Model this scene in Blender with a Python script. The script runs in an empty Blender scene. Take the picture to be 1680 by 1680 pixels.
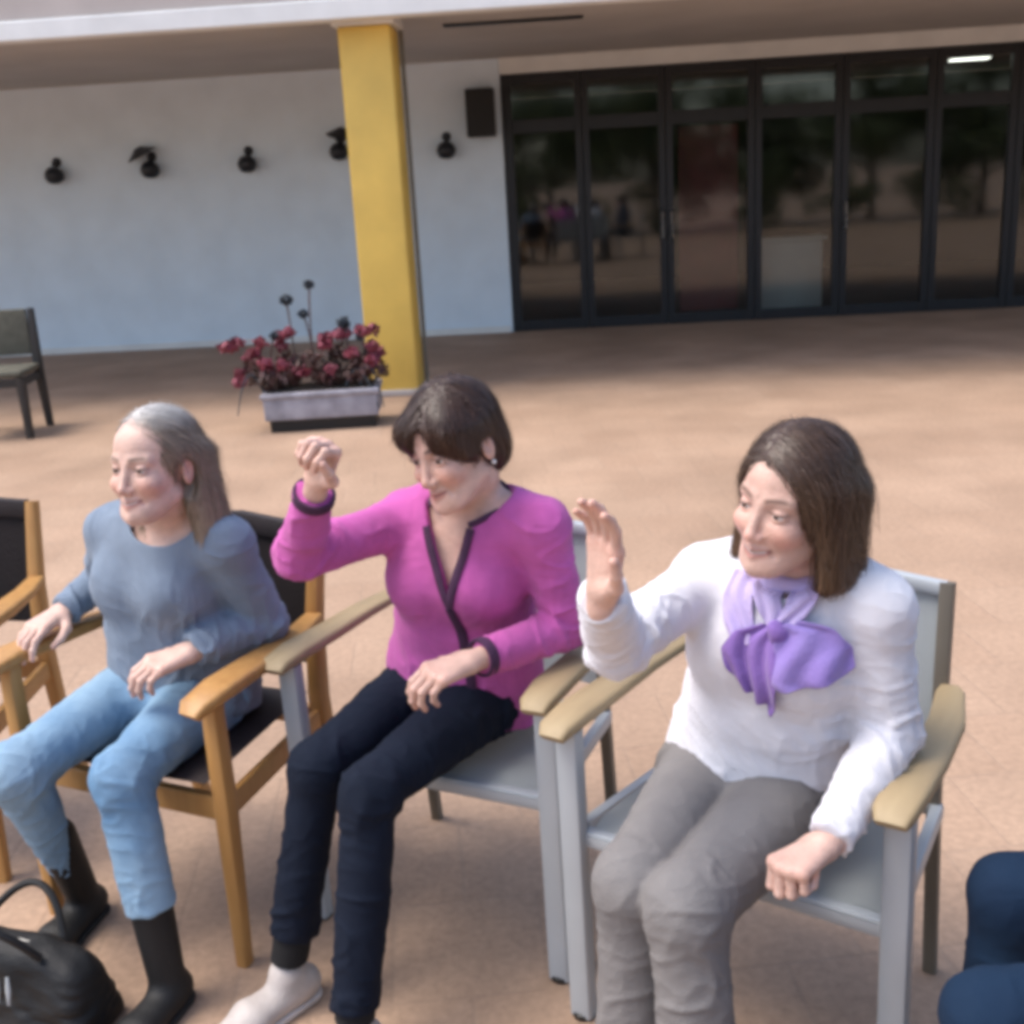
import bpy, bmesh, math, random
import numpy as np
from mathutils import Matrix, Vector

random.seed(7)
RNG = np.random.default_rng(7)
sc = bpy.context.scene
COL = sc.collection

# ------------------------------------------------------------------ camera
PITCH, ROLL, EYE = math.radians(16.1), math.radians(3.3), 1.6
cam_d = bpy.data.cameras.new('camera')
cam = bpy.data.objects.new('camera', cam_d)
COL.objects.link(cam)
_f = Vector((0, math.cos(PITCH), -math.sin(PITCH)))
_r0 = Vector((1, 0, 0))
_u0 = Vector((0, math.sin(PITCH), math.cos(PITCH)))
_r = math.cos(ROLL) * _r0 - math.sin(ROLL) * _u0
_u = math.sin(ROLL) * _r0 + math.cos(ROLL) * _u0
_m = Matrix((_r, _u, -_f)).transposed().to_4x4()
_m.translation = Vector((0, 0, EYE))
cam.matrix_world = _m
cam_d.sensor_width = 36.0
cam_d.lens = 40.03
cam_d.clip_start = 0.05
cam_d.clip_end = 2000.0
cam_d.dof.use_dof = True
cam_d.dof.focus_distance = 1.95
cam_d.dof.aperture_fstop = 9.0
sc.camera = cam

# ------------------------------------------------------------------ light
SUN_EL, SUN_AZ = math.radians(62), math.radians(268)   # azimuth: direction the light comes from, clockwise from +Y
world = bpy.data.worlds.new('World')
sc.world = world
world.use_nodes = True
wn = world.node_tree
sky = wn.nodes.new('ShaderNodeTexSky')
sky.sky_type = 'NISHITA'
sky.sun_disc = False
sky.sun_elevation = SUN_EL
sky.sun_rotation = SUN_AZ
sky.air_density = 1.0
sky.dust_density = 3.0
wn.links.new(sky.outputs[0], wn.nodes['Background'].inputs['Color'])
wn.nodes['Background'].inputs['Strength'].default_value = 0.15
sun_d = bpy.data.lights.new('sun', 'SUN')
sun_d.energy = 1.3
sun_d.angle = math.radians(32)
sun_d.color = (1.0, 0.95, 0.88)
sun = bpy.data.objects.new('sun', sun_d)
COL.objects.link(sun)
_sd = Vector((math.sin(SUN_AZ) * math.cos(SUN_EL), math.cos(SUN_AZ) * math.cos(SUN_EL), math.sin(SUN_EL)))
sun.rotation_euler = _sd.to_track_quat('Z', 'Y').to_euler()
sun.location = _sd * 20
sc.view_settings.view_transform = 'Standard'
sc.view_settings.look = 'None'
sc.view_settings.exposure = 1.12
sc.view_settings.gamma = 1.0
sc.render.engine = 'CYCLES'
sc.cycles.use_denoising = True
sc.cycles.max_bounces = 8
sc.cycles.transparent_max_bounces = 16
sc.render.filter_size = 4.6
sc.cycles.filter_width = 4.6


# ------------------------------------------------------------------ helpers: materials
def mat(name, col, rough=0.6, var=0.0, vscale=8.0, bump=0.0, bscale=60.0, attr=False, spec=0.5,
        metal=0.0, sss=0.0, sheen=0.0, col2=None, stretch=None, detail=6.0, coat=0.0):
    m = bpy.data.materials.new(name)
    m.use_nodes = True
    nt = m.node_tree
    b = nt.nodes['Principled BSDF']
    b.inputs['Roughness'].default_value = rough
    b.inputs['Metallic'].default_value = metal
    b.inputs['Specular IOR Level'].default_value = spec
    if coat:
        b.inputs['Coat Weight'].default_value = coat
    if sheen:
        b.inputs['Sheen Weight'].default_value = sheen
        b.inputs['Sheen Roughness'].default_value = 0.5
    if sss:
        b.inputs['Subsurface Weight'].default_value = sss
        b.inputs['Subsurface Radius'].default_value = (0.012, 0.005, 0.003)
        b.inputs['Subsurface Scale'].default_value = 1.0
    tc = nt.nodes.new('ShaderNodeTexCoord')
    vec = tc.outputs['Object']
    if stretch:
        mp = nt.nodes.new('ShaderNodeMapping')
        mp.inputs['Scale'].default_value = stretch
        nt.links.new(vec, mp.inputs['Vector'])
        vec = mp.outputs['Vector']
    if attr:
        at = nt.nodes.new('ShaderNodeAttribute')
        at.attribute_name = 'Col'
        base = at.outputs['Color']
    else:
        rgb = nt.nodes.new('ShaderNodeRGB')
        rgb.outputs[0].default_value = (*col, 1)
        base = rgb.outputs[0]
    if var:
        n = nt.nodes.new('ShaderNodeTexNoise')
        n.inputs['Scale'].default_value = vscale
        n.inputs['Detail'].default_value = detail
        nt.links.new(vec, n.inputs['Vector'])
        mr = nt.nodes.new('ShaderNodeMapRange')
        mr.inputs['From Min'].default_value = 0.3
        mr.inputs['From Max'].default_value = 0.7
        if col2 is None:
            mr.inputs['To Min'].default_value = 1 - var
            mr.inputs['To Max'].default_value = 1 + var
        nt.links.new(n.outputs['Fac'], mr.inputs['Value'])
        mx = nt.nodes.new('ShaderNodeMix')
        mx.data_type = 'RGBA'
        if col2 is None:
            mx.blend_type = 'MULTIPLY'
            mx.inputs['Factor'].default_value = 1.0
            nt.links.new(base, mx.inputs['A'])
            nt.links.new(mr.outputs[0], mx.inputs['B'])
        else:
            mu = nt.nodes.new('ShaderNodeMath')
            mu.operation = 'MULTIPLY'
            mu.inputs[1].default_value = var
            nt.links.new(mr.outputs[0], mu.inputs[0])
            nt.links.new(mu.outputs[0], mx.inputs['Factor'])
            nt.links.new(base, mx.inputs['A'])
            mx.inputs['B'].default_value = (*col2, 1)
        base = mx.outputs['Result']
    nt.links.new(base, b.inputs['Base Color'])
    if bump:
        n2 = nt.nodes.new('ShaderNodeTexNoise')
        n2.inputs['Scale'].default_value = bscale
        n2.inputs['Detail'].default_value = 4
        nt.links.new(vec, n2.inputs['Vector'])
        bp = nt.nodes.new('ShaderNodeBump')
        bp.inputs['Strength'].default_value = bump
        bp.inputs['Distance'].default_value = 0.01
        nt.links.new(n2.outputs['Fac'], bp.inputs['Height'])
        nt.links.new(bp.outputs[0], b.inputs['Normal'])
    return m


def knit(name, col, var=0.12, scale=150.0, bump=0.35, col2=None):
    """woollen knit: fine ribs in relief plus a soft sheen"""
    m = mat(name, col, 0.9, var, 14.0, sheen=0.12, spec=0.15, col2=col2)
    nt = m.node_tree
    b = nt.nodes['Principled BSDF']
    tc = nt.nodes.new('ShaderNodeTexCoord')
    w = nt.nodes.new('ShaderNodeTexWave')
    w.inputs['Scale'].default_value = scale
    w.inputs['Distortion'].default_value = 2.5
    w.inputs['Detail'].default_value = 2
    nt.links.new(tc.outputs['Object'], w.inputs['Vector'])
    n = nt.nodes.new('ShaderNodeTexNoise')
    n.inputs['Scale'].default_value = 260
    nt.links.new(tc.outputs['Object'], n.inputs['Vector'])
    ad = nt.nodes.new('ShaderNodeMath')
    nt.links.new(w.outputs['Fac'], ad.inputs[0])
    nt.links.new(n.outputs['Fac'], ad.inputs[1])
    bp = nt.nodes.new('ShaderNodeBump')
    bp.inputs['Strength'].default_value = bump
    bp.inputs['Distance'].default_value = 0.003
    nt.links.new(ad.outputs[0], bp.inputs['Height'])
    nt.links.new(bp.outputs[0], b.inputs['Normal'])
    return m


# ------------------------------------------------------------------ helpers: objects
def link_mesh(name, verts, faces, material=None, parent=None, smooth=False, colors=None, mats=None, midx=None):
    me = bpy.data.meshes.new(name)
    me.from_pydata([tuple(v) for v in verts] if not isinstance(verts, np.ndarray) else verts.tolist(), [],
                   faces if not isinstance(faces, np.ndarray) else faces.tolist())
    if material:
        me.materials.append(material)
    if smooth:
        me.polygons.foreach_set('use_smooth', [True] * len(me.polygons))
    if colors is not None:
        ca = me.color_attributes.new('Col', 'FLOAT_COLOR', 'POINT')
        c4 = np.ones((len(verts), 4), np.float32)
        c4[:, :3] = colors
        ca.data.foreach_set('color', c4.ravel())
    me.update()
    o = bpy.data.objects.new(name, me)
    COL.objects.link(o)
    if parent:
        o.parent = parent
    return o


def tag(o, label=None, cat=None, group=None, kind=None):
    if label:
        o['label'] = label
    if cat:
        o['category'] = cat
    if group:
        o['group'] = group
    if kind:
        o['kind'] = kind
    return o


def empty(name, loc=(0, 0, 0), rz=0.0):
    o = bpy.data.objects.new(name, None)
    o.empty_display_size = 0.1
    COL.objects.link(o)
    o.location = loc
    o.rotation_euler = (0, 0, rz)
    return o


class MB:
    """collects boxes, bars and sweeps into one mesh"""

    def __init__(self):
        self.bm = bmesh.new()

    def box(self, x0, x1, y0, y1, z0, z1, bev=0.0, seg=2):
        r = bmesh.ops.create_cube(self.bm, size=1.0)
        vs = r['verts']
        for v in vs:
            v.co = Vector(((x0 + x1) / 2 + v.co.x * (x1 - x0), (y0 + y1) / 2 + v.co.y * (y1 - y0),
                           (z0 + z1) / 2 + v.co.z * (z1 - z0)))
        if bev:
            es = list({e for v in vs for e in v.link_edges})
            bmesh.ops.bevel(self.bm, geom=es, offset=bev, segments=seg, affect='EDGES', profile=0.5)
        return self

    def sweep(self, pts, radii, sides=8, closed=False, flat=None, up=(0, 0, 1)):
        """tube along pts; radii one number or list; flat=(a,b) gives a rounded-rectangle section in (side, up)"""
        pts = [Vector(p) for p in pts]
        n = len(pts)
        if not isinstance(radii, (list, tuple)):
            radii = [radii] * n
        rings = []
        upv = Vector(up)
        for i, p in enumerate(pts):
            if closed:
                t = (pts[(i + 1) % n] - pts[i - 1]).normalized()
            else:
                t = (pts[min(i + 1, n - 1)] - pts[max(i - 1, 0)]).normalized()
            s = t.cross(upv)
            if s.length < 1e-4:
                s = t.cross(Vector((1, 0, 0)))
            s.normalize()
            u = s.cross(t).normalized()
            ring = []
            for k in range(sides):
                a = 2 * math.pi * (k + 0.5) / sides
                ca, sa = math.cos(a), math.sin(a)
                if flat:
                    e = 0.45
                    ca = math.copysign(abs(ca) ** e, ca)
                    sa = math.copysign(abs(sa) ** e, sa)
                    co = p + s * ca * flat[0] * radii[i] + u * sa * flat[1] * radii[i]
                else:
                    co = p + (s * ca + u * sa) * radii[i]
                ring.append(self.bm.verts.new(co))
            rings.append(ring)
        m = n if closed else n - 1
        for i in range(m):
            a, b = rings[i], rings[(i + 1) % n]
            for k in range(sides):
                self.bm.faces.new((a[k], a[(k + 1) % sides], b[(k + 1) % sides], b[k]))
        if not closed:
            self.bm.faces.new(rings[0][::-1])
            self.bm.faces.new(rings[-1])
        return self

    def lathe(self, prof, sides=20, centre=(0, 0, 0), axis='z'):
        rings = []
        for r, h in prof:
            ring = []
            for k in range(sides):
                a = 2 * math.pi * k / sides
                p = (r * math.cos(a), r * math.sin(a), h)
                if axis == 'y':
                    p = (p[0], p[2], p[1])
                ring.append(self.bm.verts.new(Vector(centre) + Vector(p)))
            rings.append(ring)
        for i in range(len(rings) - 1):
            for k in range(sides):
                self.bm.faces.new((rings[i][k], rings[i][(k + 1) % sides], rings[i + 1][(k + 1) % sides], rings[i + 1][k]))
        self.bm.faces.new(rings[0][::-1])
        self.bm.faces.new(rings[-1])
        return self

    def build(self, name, material, parent=None, smooth=False):
        bmesh.ops.recalc_face_normals(self.bm, faces=self.bm.faces)
        me = bpy.data.meshes.new(name)
        self.bm.to_mesh(me)
        self.bm.free()
        me.materials.append(material)
        if smooth:
            me.polygons.foreach_set('use_smooth', [True] * len(me.polygons))
            me.set_sharp_from_angle(angle=math.radians(40))
        o = bpy.data.objects.new(name, me)
        COL.objects.link(o)
        if parent:
            o.parent = parent
        return o


def bez(p0, p1, p2, n=8):
    out = []
    for i in range(n + 1):
        t = i / n
        out.append(tuple((1 - t) ** 2 * a + 2 * t * (1 - t) * b + t * t * c for a, b, c in zip(p0, p1, p2)))
    return out


# ------------------------------------------------------------------ helpers: numpy noise and signed distance modelling
def _hash(ix, iy, iz, s):
    h = (ix * 374761393 + iy * 668265263 + iz * 2147483647 + s * 1274126177) & 0xffffffff
    h = ((h ^ (h >> 13)) * 1274126177) & 0xffffffff
    return ((h ^ (h >> 16)) & 0xffff) / 65535.0


def vnoise(P, scale=1.0, seed=0):
    p = np.asarray(P, np.float64) * scale + 100.0
    i = np.floor(p).astype(np.int64)
    f = p - i
    f = f * f * (3 - 2 * f)
    r = 0
    for dx in (0, 1):
        wx = f[:, 0] if dx else 1 - f[:, 0]
        for dy in (0, 1):
            wy = f[:, 1] if dy else 1 - f[:, 1]
            for dz in (0, 1):
                wz = f[:, 2] if dz else 1 - f[:, 2]
                r = r + wx * wy * wz * _hash(i[:, 0] + dx, i[:, 1] + dy, i[:, 2] + dz, seed)
    return r * 2 - 1


def A(*v):
    return np.array(v[0] if len(v) == 1 else v, np.float64)


def unit(v):
    v = np.asarray(v, np.float64)
    return v / np.linalg.norm(v)


def smin(a, b, k):
    h = np.clip(0.5 + 0.5 * (b - a) / k, 0, 1)
    return b + (a - b) * h - k * h * (1 - h)


def smax(a, b, k):
    return -smin(-a, -b, k)


def sphere(P, c, r):
    return np.linalg.norm(P - A(c), axis=1) - r


def ell(P, c, r, Rm=None):
    q = P - A(c)
    if Rm is not None:
        q = q @ Rm
    r = A(r)
    k0 = np.linalg.norm(q / r, axis=1)
    k1 = np.linalg.norm(q / (r * r), axis=1) + 1e-9
    return k0 * (k0 - 1) / k1


def cone(P, a, b, ra, rb):
    a, b = A(a), A(b)
    ba = b - a
    t = np.clip(((P - a) @ ba) / (ba @ ba), 0, 1)
    return np.linalg.norm(P - a - t[:, None] * ba, axis=1) - (ra + (rb - ra) * t)


def econe(P, a, b, lat, wa, da, wb, db):
    """tapered capsule of oval section: half width w along lat, half depth d across"""
    a, b, lat = A(a), A(b), unit(lat)
    ba = b - a
    t = np.clip(((P - a) @ ba) / (ba @ ba), 0, 1)
    v = P - a - t[:, None] * ba
    u = v @ lat
    r = np.linalg.norm(v - u[:, None] * lat, axis=1)
    w = wa + (wb - wa) * t
    d = da + (db - da) * t
    return (np.sqrt((u / w) ** 2 + (r / d) ** 2) - 1) * np.minimum(w, d)


def mesh_sdf(fn, lo, hi, h, B=6):
    """surface nets over a sparse block grid; returns verts (N,3), quads (M,4)"""
    lo, hi = A(lo), A(hi)
    nb = np.ceil((hi - lo) / (h * B)).astype(int) + 1
    n = nb * B
    bi = np.stack(np.meshgrid(*[np.arange(k) for k in nb], indexing='ij'), -1).reshape(-1, 3)
    cen = lo + (bi * B + (B - 1) / 2) * h
    dc = fn(cen)
    vol = np.repeat(np.repeat(np.repeat(np.where(dc > 0, 1.0, -1.0).reshape(nb), B, 0), B, 1), B, 2).astype(np.float32)
    act = np.abs(dc) < B * h * 1.75
    off = np.stack(np.meshgrid(np.arange(B), np.arange(B), np.arange(B), indexing='ij'), -1).reshape(-1, 3)
    idx = (bi[act][:, None, :] * B + off[None]).reshape(-1, 3)
    for s in range(0, len(idx), 400000):
        ii = idx[s:s + 400000]
        vol[ii[:, 0], ii[:, 1], ii[:, 2]] = fn(lo + ii * h)
    ins = vol < 0
    c = np.zeros(tuple(n - 1), np.int8)
    cs = [(i, j, k) for i in (0, 1) for j in (0, 1) for k in (0, 1)]
    for i, j, k in cs:
        c += ins[i:n[0] - 1 + i, j:n[1] - 1 + j, k:n[2] - 1 + k]
    cells = np.argwhere((c > 0) & (c < 8))
    cid = np.full(tuple(n - 1), -1, np.int64)
    cid[tuple(cells.T)] = np.arange(len(cells))
    acc = np.zeros((len(cells), 3))
    cnt = np.zeros(len(cells))
    for a in cs:
        for ax in range(3):
            if a[ax] == 1:
                continue
            b = list(a)
            b[ax] = 1
            va = vol[tuple((cells + a).T)]
            vb = vol[tuple((cells + b).T)]
            m = (va < 0) != (vb < 0)
            t = np.where(m, va / np.where(m, va - vb, 1), 0)
            p = cells + np.array(a)
            p = p.astype(float)
            p[:, ax] += t
            acc[m] += p[m]
            cnt[m] += 1
    verts = lo + acc / cnt[:, None] * h
    quads = []
    for ax in range(3):
        a1, a2 = (ax + 1) % 3, (ax + 2) % 3
        s0 = [slice(None)] * 3
        s1 = [slice(None)] * 3
        s0[ax] = slice(0, -1)
        s1[ax] = slice(1, None)
        e = ins[tuple(s0)] != ins[tuple(s1)]
        g = np.argwhere(e)
        g = g[(g[:, a1] > 0) & (g[:, a2] > 0) & (g[:, a1] < n[a1] - 1) & (g[:, a2] < n[a2] - 1)]
        inside0 = ins[tuple(g.T)]
        d1 = np.zeros(3, int)
        d1[a1] = 1
        d2 = np.zeros(3, int)
        d2[a2] = 1
        q = np.stack([cid[tuple((g - d1 - d2).T)], cid[tuple((g - d2).T)], cid[tuple(g.T)], cid[tuple((g - d1).T)]], 1)
        q[~inside0] = q[~inside0][:, ::-1]
        quads.append(q)
    quads = np.concatenate(quads)
    quads = quads[(quads >= 0).all(1)]
    return verts, quads


def vnormals(v, q):
    nn = np.cross(v[q[:, 2]] - v[q[:, 0]], v[q[:, 3]] - v[q[:, 1]])
    out = np.zeros_like(v)
    for k in range(4):
        np.add.at(out, q[:, k], nn)
    return out / (np.linalg.norm(out, axis=1)[:, None] + 1e-12)


def grad(fn, P, e=0.0015):
    g = np.stack([fn(P + A(e, 0, 0)) - fn(P - A(e, 0, 0)), fn(P + A(0, e, 0)) - fn(P - A(0, e, 0)),
                  fn(P + A(0, 0, e)) - fn(P - A(0, 0, e))], 1)
    return g / (np.linalg.norm(g, axis=1)[:, None] + 1e-9)


def onto(fn, P, off=0.0, it=6):
    """pull points onto the surface fn = off"""
    for _ in range(it):
        P = P - grad(fn, P) * (fn(P) - off)[:, None] * 0.9
    return P


# ------------------------------------------------------------------ ground
def ground_material():
    m = bpy.data.materials.new('terracotta paving')
    m.use_nodes = True
    nt = m.node_tree
    b = nt.nodes['Principled BSDF']
    tc = nt.nodes.new('ShaderNodeTexCoord')
    mp = nt.nodes.new('ShaderNodeMapping')
    mp.inputs['Rotation'].default_value = (0, 0, math.radians(-4))
    nt.links.new(tc.outputs['Object'], mp.inputs['Vector'])
    br = nt.nodes.new('ShaderNodeTexBrick')
    br.offset = 0.5
    br.inputs['Scale'].default_value = 1.0
    br.inputs['Brick Width'].default_value = 0.33
    br.inputs['Row Height'].default_value = 0.33
    br.inputs['Mortar Size'].default_value = 0.006
    br.inputs['Mortar Smooth'].default_value = 0.4
    br.inputs['Color1'].default_value = (0.365, 0.253, 0.180, 1)
    br.inputs['Color2'].default_value = (0.385, 0.272, 0.196, 1)
    br.inputs['Mortar'].default_value = (0.345, 0.245, 0.178, 1)
    nt.links.new(mp.outputs[0], br.inputs['Vector'])
    n1 = nt.nodes.new('ShaderNodeTexNoise')
    n1.inputs['Scale'].default_value = 1.3
    n1.inputs['Detail'].default_value = 8
    nt.links.new(tc.outputs['Object'], n1.inputs['Vector'])
    cr = nt.nodes.new('ShaderNodeValToRGB')
    cr.color_ramp.elements[0].position = 0.3
    cr.color_ramp.elements[0].color = (0.80, 0.76, 0.72, 1)
    cr.color_ramp.elements[1].position = 0.7
    cr.color_ramp.elements[1].color = (1.14, 1.10, 1.06, 1)
    nt.links.new(n1.outputs['Fac'], cr.inputs[0])
    mx = nt.nodes.new('ShaderNodeMix')
    mx.data_type = 'RGBA'
    mx.blend_type = 'MULTIPLY'
    mx.inputs['Factor'].default_value = 1
    nt.links.new(br.outputs['Color'], mx.inputs['A'])
    nt.links.new(cr.outputs[0], mx.inputs['B'])
    n2 = nt.nodes.new('ShaderNodeTexNoise')
    n2.inputs['Scale'].default_value = 45
    n2.inputs['Detail'].default_value = 6
    n2.inputs['Roughness'].default_value = 0.7
    nt.links.new(tc.outputs['Object'], n2.inputs['Vector'])
    mr = nt.nodes.new('ShaderNodeMapRange')
    mr.inputs['From Min'].default_value = 0.3
    mr.inputs['From Max'].default_value = 0.7
    mr.inputs['To Min'].default_value = 0.8
    mr.inputs['To Max'].default_value = 1.18
    nt.links.new(n2.outputs['Fac'], mr.inputs['Value'])
    mx2 = nt.nodes.new('ShaderNodeMix')
    mx2.data_type = 'RGBA'
    mx2.blend_type = 'MULTIPLY'
    mx2.inputs['Factor'].default_value = 1
    nt.links.new(mx.outputs['Result'], mx2.inputs['A'])
    nt.links.new(mr.outputs[0], mx2.inputs['B'])
    nt.links.new(mx2.outputs['Result'], b.inputs['Base Color'])
    b.inputs['Roughness'].default_value = 0.72
    b.inputs['Specular IOR Level'].default_value = 0.35
    bp = nt.nodes.new('ShaderNodeBump')
    bp.inputs['Strength'].default_value = 0.35
    bp.inputs['Distance'].default_value = 0.004
    iv = nt.nodes.new('ShaderNodeMath')
    iv.operation = 'SUBTRACT'
    nt.links.new(n2.outputs['Fac'], iv.inputs[0])
    nt.links.new(br.outputs['Fac'], iv.inputs[1])
    nt.links.new(iv.outputs[0], bp.inputs['Height'])
    nt.links.new(bp.outputs[0], b.inputs['Normal'])
    return m


g = link_mesh('ground', [(-400, -400, 0), (400, -400, 0), (400, 400, 0), (-400, 400, 0)], [(0, 1, 2, 3)], ground_material())
tag(g, kind='structure')

# ------------------------------------------------------------------ building with overhang, column and glazing
M_PLASTER = mat('white plaster wall', (0.73, 0.84, 0.93), 0.85, 0.05, 2.5, 0.25, 90)
M_SOFFIT = mat('grey soffit board', (0.50, 0.47, 0.44), 0.8, 0.07, 1.5, 0.15, 60)
M_FASCIA = mat('pale fascia', (0.76, 0.77, 0.75), 0.7, 0.07, 3, 0.15, 60)
M_FASCIA2 = mat('beige upper fascia', (0.47, 0.42, 0.39), 0.8, 0.08, 2, 0.2, 70)
M_YELLOW = mat('yellow painted column', (0.72, 0.48, 0.10), 0.55, 0.10, 3, 0.15, 40)
M_FRAME = mat('dark metal frame', (0.008, 0.009, 0.012), 0.45, 0.15, 20)
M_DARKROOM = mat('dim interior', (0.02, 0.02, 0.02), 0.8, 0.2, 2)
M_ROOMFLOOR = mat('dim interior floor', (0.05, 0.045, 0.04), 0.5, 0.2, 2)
M_RED = mat('dark red door', (0.20, 0.012, 0.025), 0.5, 0.15, 4)
M_WHITE = mat('white board', (0.75, 0.74, 0.72), 0.6, 0.05, 4)
M_BLACK = mat('black plastic', (0.006, 0.006, 0.007), 0.45, 0.2, 30, 0.1, 200)


def glass_material():
    m = bpy.data.materials.new('tinted window glass')
    m.use_nodes = True
    nt = m.node_tree
    for n in list(nt.nodes):
        nt.nodes.remove(n)
    out = nt.nodes.new('ShaderNodeOutputMaterial')
    tr = nt.nodes.new('ShaderNodeBsdfTransparent')
    tr.inputs[0].default_value = (0.74, 0.77, 0.76, 1)
    gl = nt.nodes.new('ShaderNodeBsdfGlossy')
    gl.inputs['Roughness'].default_value = 0.05
    gl.inputs['Color'].default_value = (0.95, 0.95, 0.92, 1)
    fr = nt.nodes.new('ShaderNodeFresnel')
    fr.inputs['IOR'].default_value = 1.62
    tc = nt.nodes.new('ShaderNodeTexCoord')
    no = nt.nodes.new('ShaderNodeTexNoise')
    no.inputs['Scale'].default_value = 0.9
    nt.links.new(tc.outputs['Object'], no.inputs['Vector'])
    bp = nt.nodes.new('ShaderNodeBump')
    bp.inputs['Strength'].default_value = 0.12
    bp.inputs['Distance'].default_value = 0.02
    nt.links.new(no.outputs['Fac'], bp.inputs['Height'])
    nt.links.new(bp.outputs[0], gl.inputs['Normal'])
    mx = nt.nodes.new('ShaderNodeMixShader')
    nt.links.new(fr.outputs[0], mx.inputs[0])
    nt.links.new(tr.outputs[0], mx.inputs[1])
    nt.links.new(gl.outputs[0], mx.inputs[2])
    nt.links.new(mx.outputs[0], out.inputs[0])
    return m


M_GLASS = glass_material()
WALL_RZ = math.radians(-4.0)
bld = empty('building', (0, 12.8, 0), WALL_RZ)
tag(bld, 'low pale blue building with glazed doors, deep overhanging roof and yellow column', 'building')
GX0 = 0.13                                  # glazing starts here along the facade
MB().box(-14, GX0, 0.0, 0.30, 0, 2.86).build('wall', M_PLASTER, bld)
MB().box(-14, GX0 - 0.02, -0.018, -0.002, 0, 0.07, 0.004).build('skirting', M_FASCIA, bld)
MB().box(GX0, 9.2, -0.02, 0.28, 2.70, 2.86, 0.006).build('lintel', M_FASCIA, bld)
MB().box(9.2, 16, 0.0, 0.30, 0, 2.86).build('wall', M_PLASTER, bld)
roof = MB().box(-14, 16, -3.80, 8.0, 2.86, 3.06).build('roof', M_SOFFIT, bld)
MB().box(-14, 16, -3.98, -3.803, 2.80, 2.94, 0.012).build('drip_edge', M_FASCIA, roof)
MB().box(-14, 16, -3.95, -3.803, 2.943, 3.65, 0.01).build('fascia', M_FASCIA2, roof)
MB().box(-0.13, 1.00, -2.90, -2.78, 2.842, 2.858, 0.003).build('soffit_vent', M_FRAME, roof)
colm = MB().box(-0.835, -0.435, -3.74, -3.34, 0, 2.78, 0.022, 3).build('column', M_YELLOW, bld, True)
MB().box(-0.87, -0.40, -3.775, -3.305, 2.782, 2.858, 0.006).build('capital', M_FASCIA, colm)
MB().box(-0.86, -0.41, -3.765, -3.315, 0, 0.05, 0.01).build('base_plate', M_FASCIA2, colm)
MB().sweep([(-0.41, -3.36, 0.02), (-0.41, -3.36, 2.775)], 0.017, 8).build('downpipe', mat('grey pipe', (0.16, 0.15, 0.12), 0.5, 0.1), colm)

# glazed front: each leaf has its own frame, stiles, transom and panes
edges = [GX0, 0.98, 1.86, 2.80, 3.71, 4.66, 5.50, 6.40, 7.30, 8.25, 9.2]
for i in range(len(edges) - 1):
    x0, x1 = edges[i], edges[i + 1]
    w = 0.075
    lw = 0.11 if i == 0 else w
    lf = MB()
    lf.box(x0 + 0.004, x0 + lw, 0.02, 0.11, 0.0, 2.695, 0.004)
    lf.box(x1 - w, x1 - 0.004, 0.02, 0.11, 0.0, 2.695, 0.004)
    lf.box(x0 + lw, x1 - w, 0.025, 0.105, 0.0, 0.11, 0.004)
    lf.box(x0 + lw, x1 - w, 0.025, 0.105, 2.10, 2.24, 0.004)
    lf.box(x0 + lw, x1 - w, 0.025, 0.105, 2.60, 2.695, 0.004)
    leaf = lf.build('glazed_door', M_FRAME, bld)
    MB().box(x0 + lw - 0.005, x1 - w + 0.005, 0.06, 0.068, 0.105, 2.105).build('pane', M_GLASS, leaf)
    MB().box(x0 + lw - 0.005, x1 - w + 0.005, 0.06, 0.068, 2.235, 2.605).build('pane', M_GLASS, leaf)
    if i in (1, 2, 4):
        hx = x0 + 0.05 if i != 1 else x1 - 0.05
        MB().sweep([(hx, 0.02, 0.92), (hx, -0.03, 0.94), (hx, -0.03, 1.20), (hx, 0.02, 1.22)], 0.011, 8).build('door_handle', mat('steel handle', (0.5, 0.5, 0.5), 0.3, 0.05, metal=1.0), leaf, True)

# the dim room behind the glass
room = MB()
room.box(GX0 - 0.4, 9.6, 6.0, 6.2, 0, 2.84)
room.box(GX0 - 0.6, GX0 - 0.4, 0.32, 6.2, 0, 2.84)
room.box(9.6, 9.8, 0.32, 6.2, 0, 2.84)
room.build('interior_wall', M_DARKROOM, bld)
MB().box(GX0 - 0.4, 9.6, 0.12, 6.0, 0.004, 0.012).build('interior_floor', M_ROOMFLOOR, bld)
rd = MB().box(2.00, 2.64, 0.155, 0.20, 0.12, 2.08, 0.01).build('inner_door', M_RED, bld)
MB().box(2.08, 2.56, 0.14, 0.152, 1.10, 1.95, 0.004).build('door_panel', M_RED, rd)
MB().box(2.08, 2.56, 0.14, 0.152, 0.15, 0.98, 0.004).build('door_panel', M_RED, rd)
cp = MB().box(2.92, 3.62, 0.45, 0.85, 0.02, 0.80, 0.02).build('counter', M_WHITE, bld)
MB().box(2.88, 3.66, 0.42, 0.88, 0.803, 0.84, 0.008).build('counter_top', M_FASCIA, cp)
M_LAMP = mat('lit lamp', (0.9, 0.9, 0.85), 0.5)
_b = M_LAMP.node_tree.nodes['Principled BSDF']
_b.inputs['Emission Color'].default_value = (1.0, 0.97, 0.88, 1)
_b.inputs['Emission Strength'].default_value = 2.6
lampc = MB().box(4.98, 5.42, 0.62, 0.80, 2.62, 2.68, 0.008).build('ceiling_lamp', M_FRAME, bld)
MB().box(5.0, 5.40, 0.63, 0.79, 2.606, 2.618, 0.003).build('diffuser', M_LAMP, lampc)


def on_wall(x, y, z):
    c, s = math.cos(WALL_RZ), math.sin(WALL_RZ)
    return (x * c - y * s, 12.8 + x * s + y * c, z)


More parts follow.
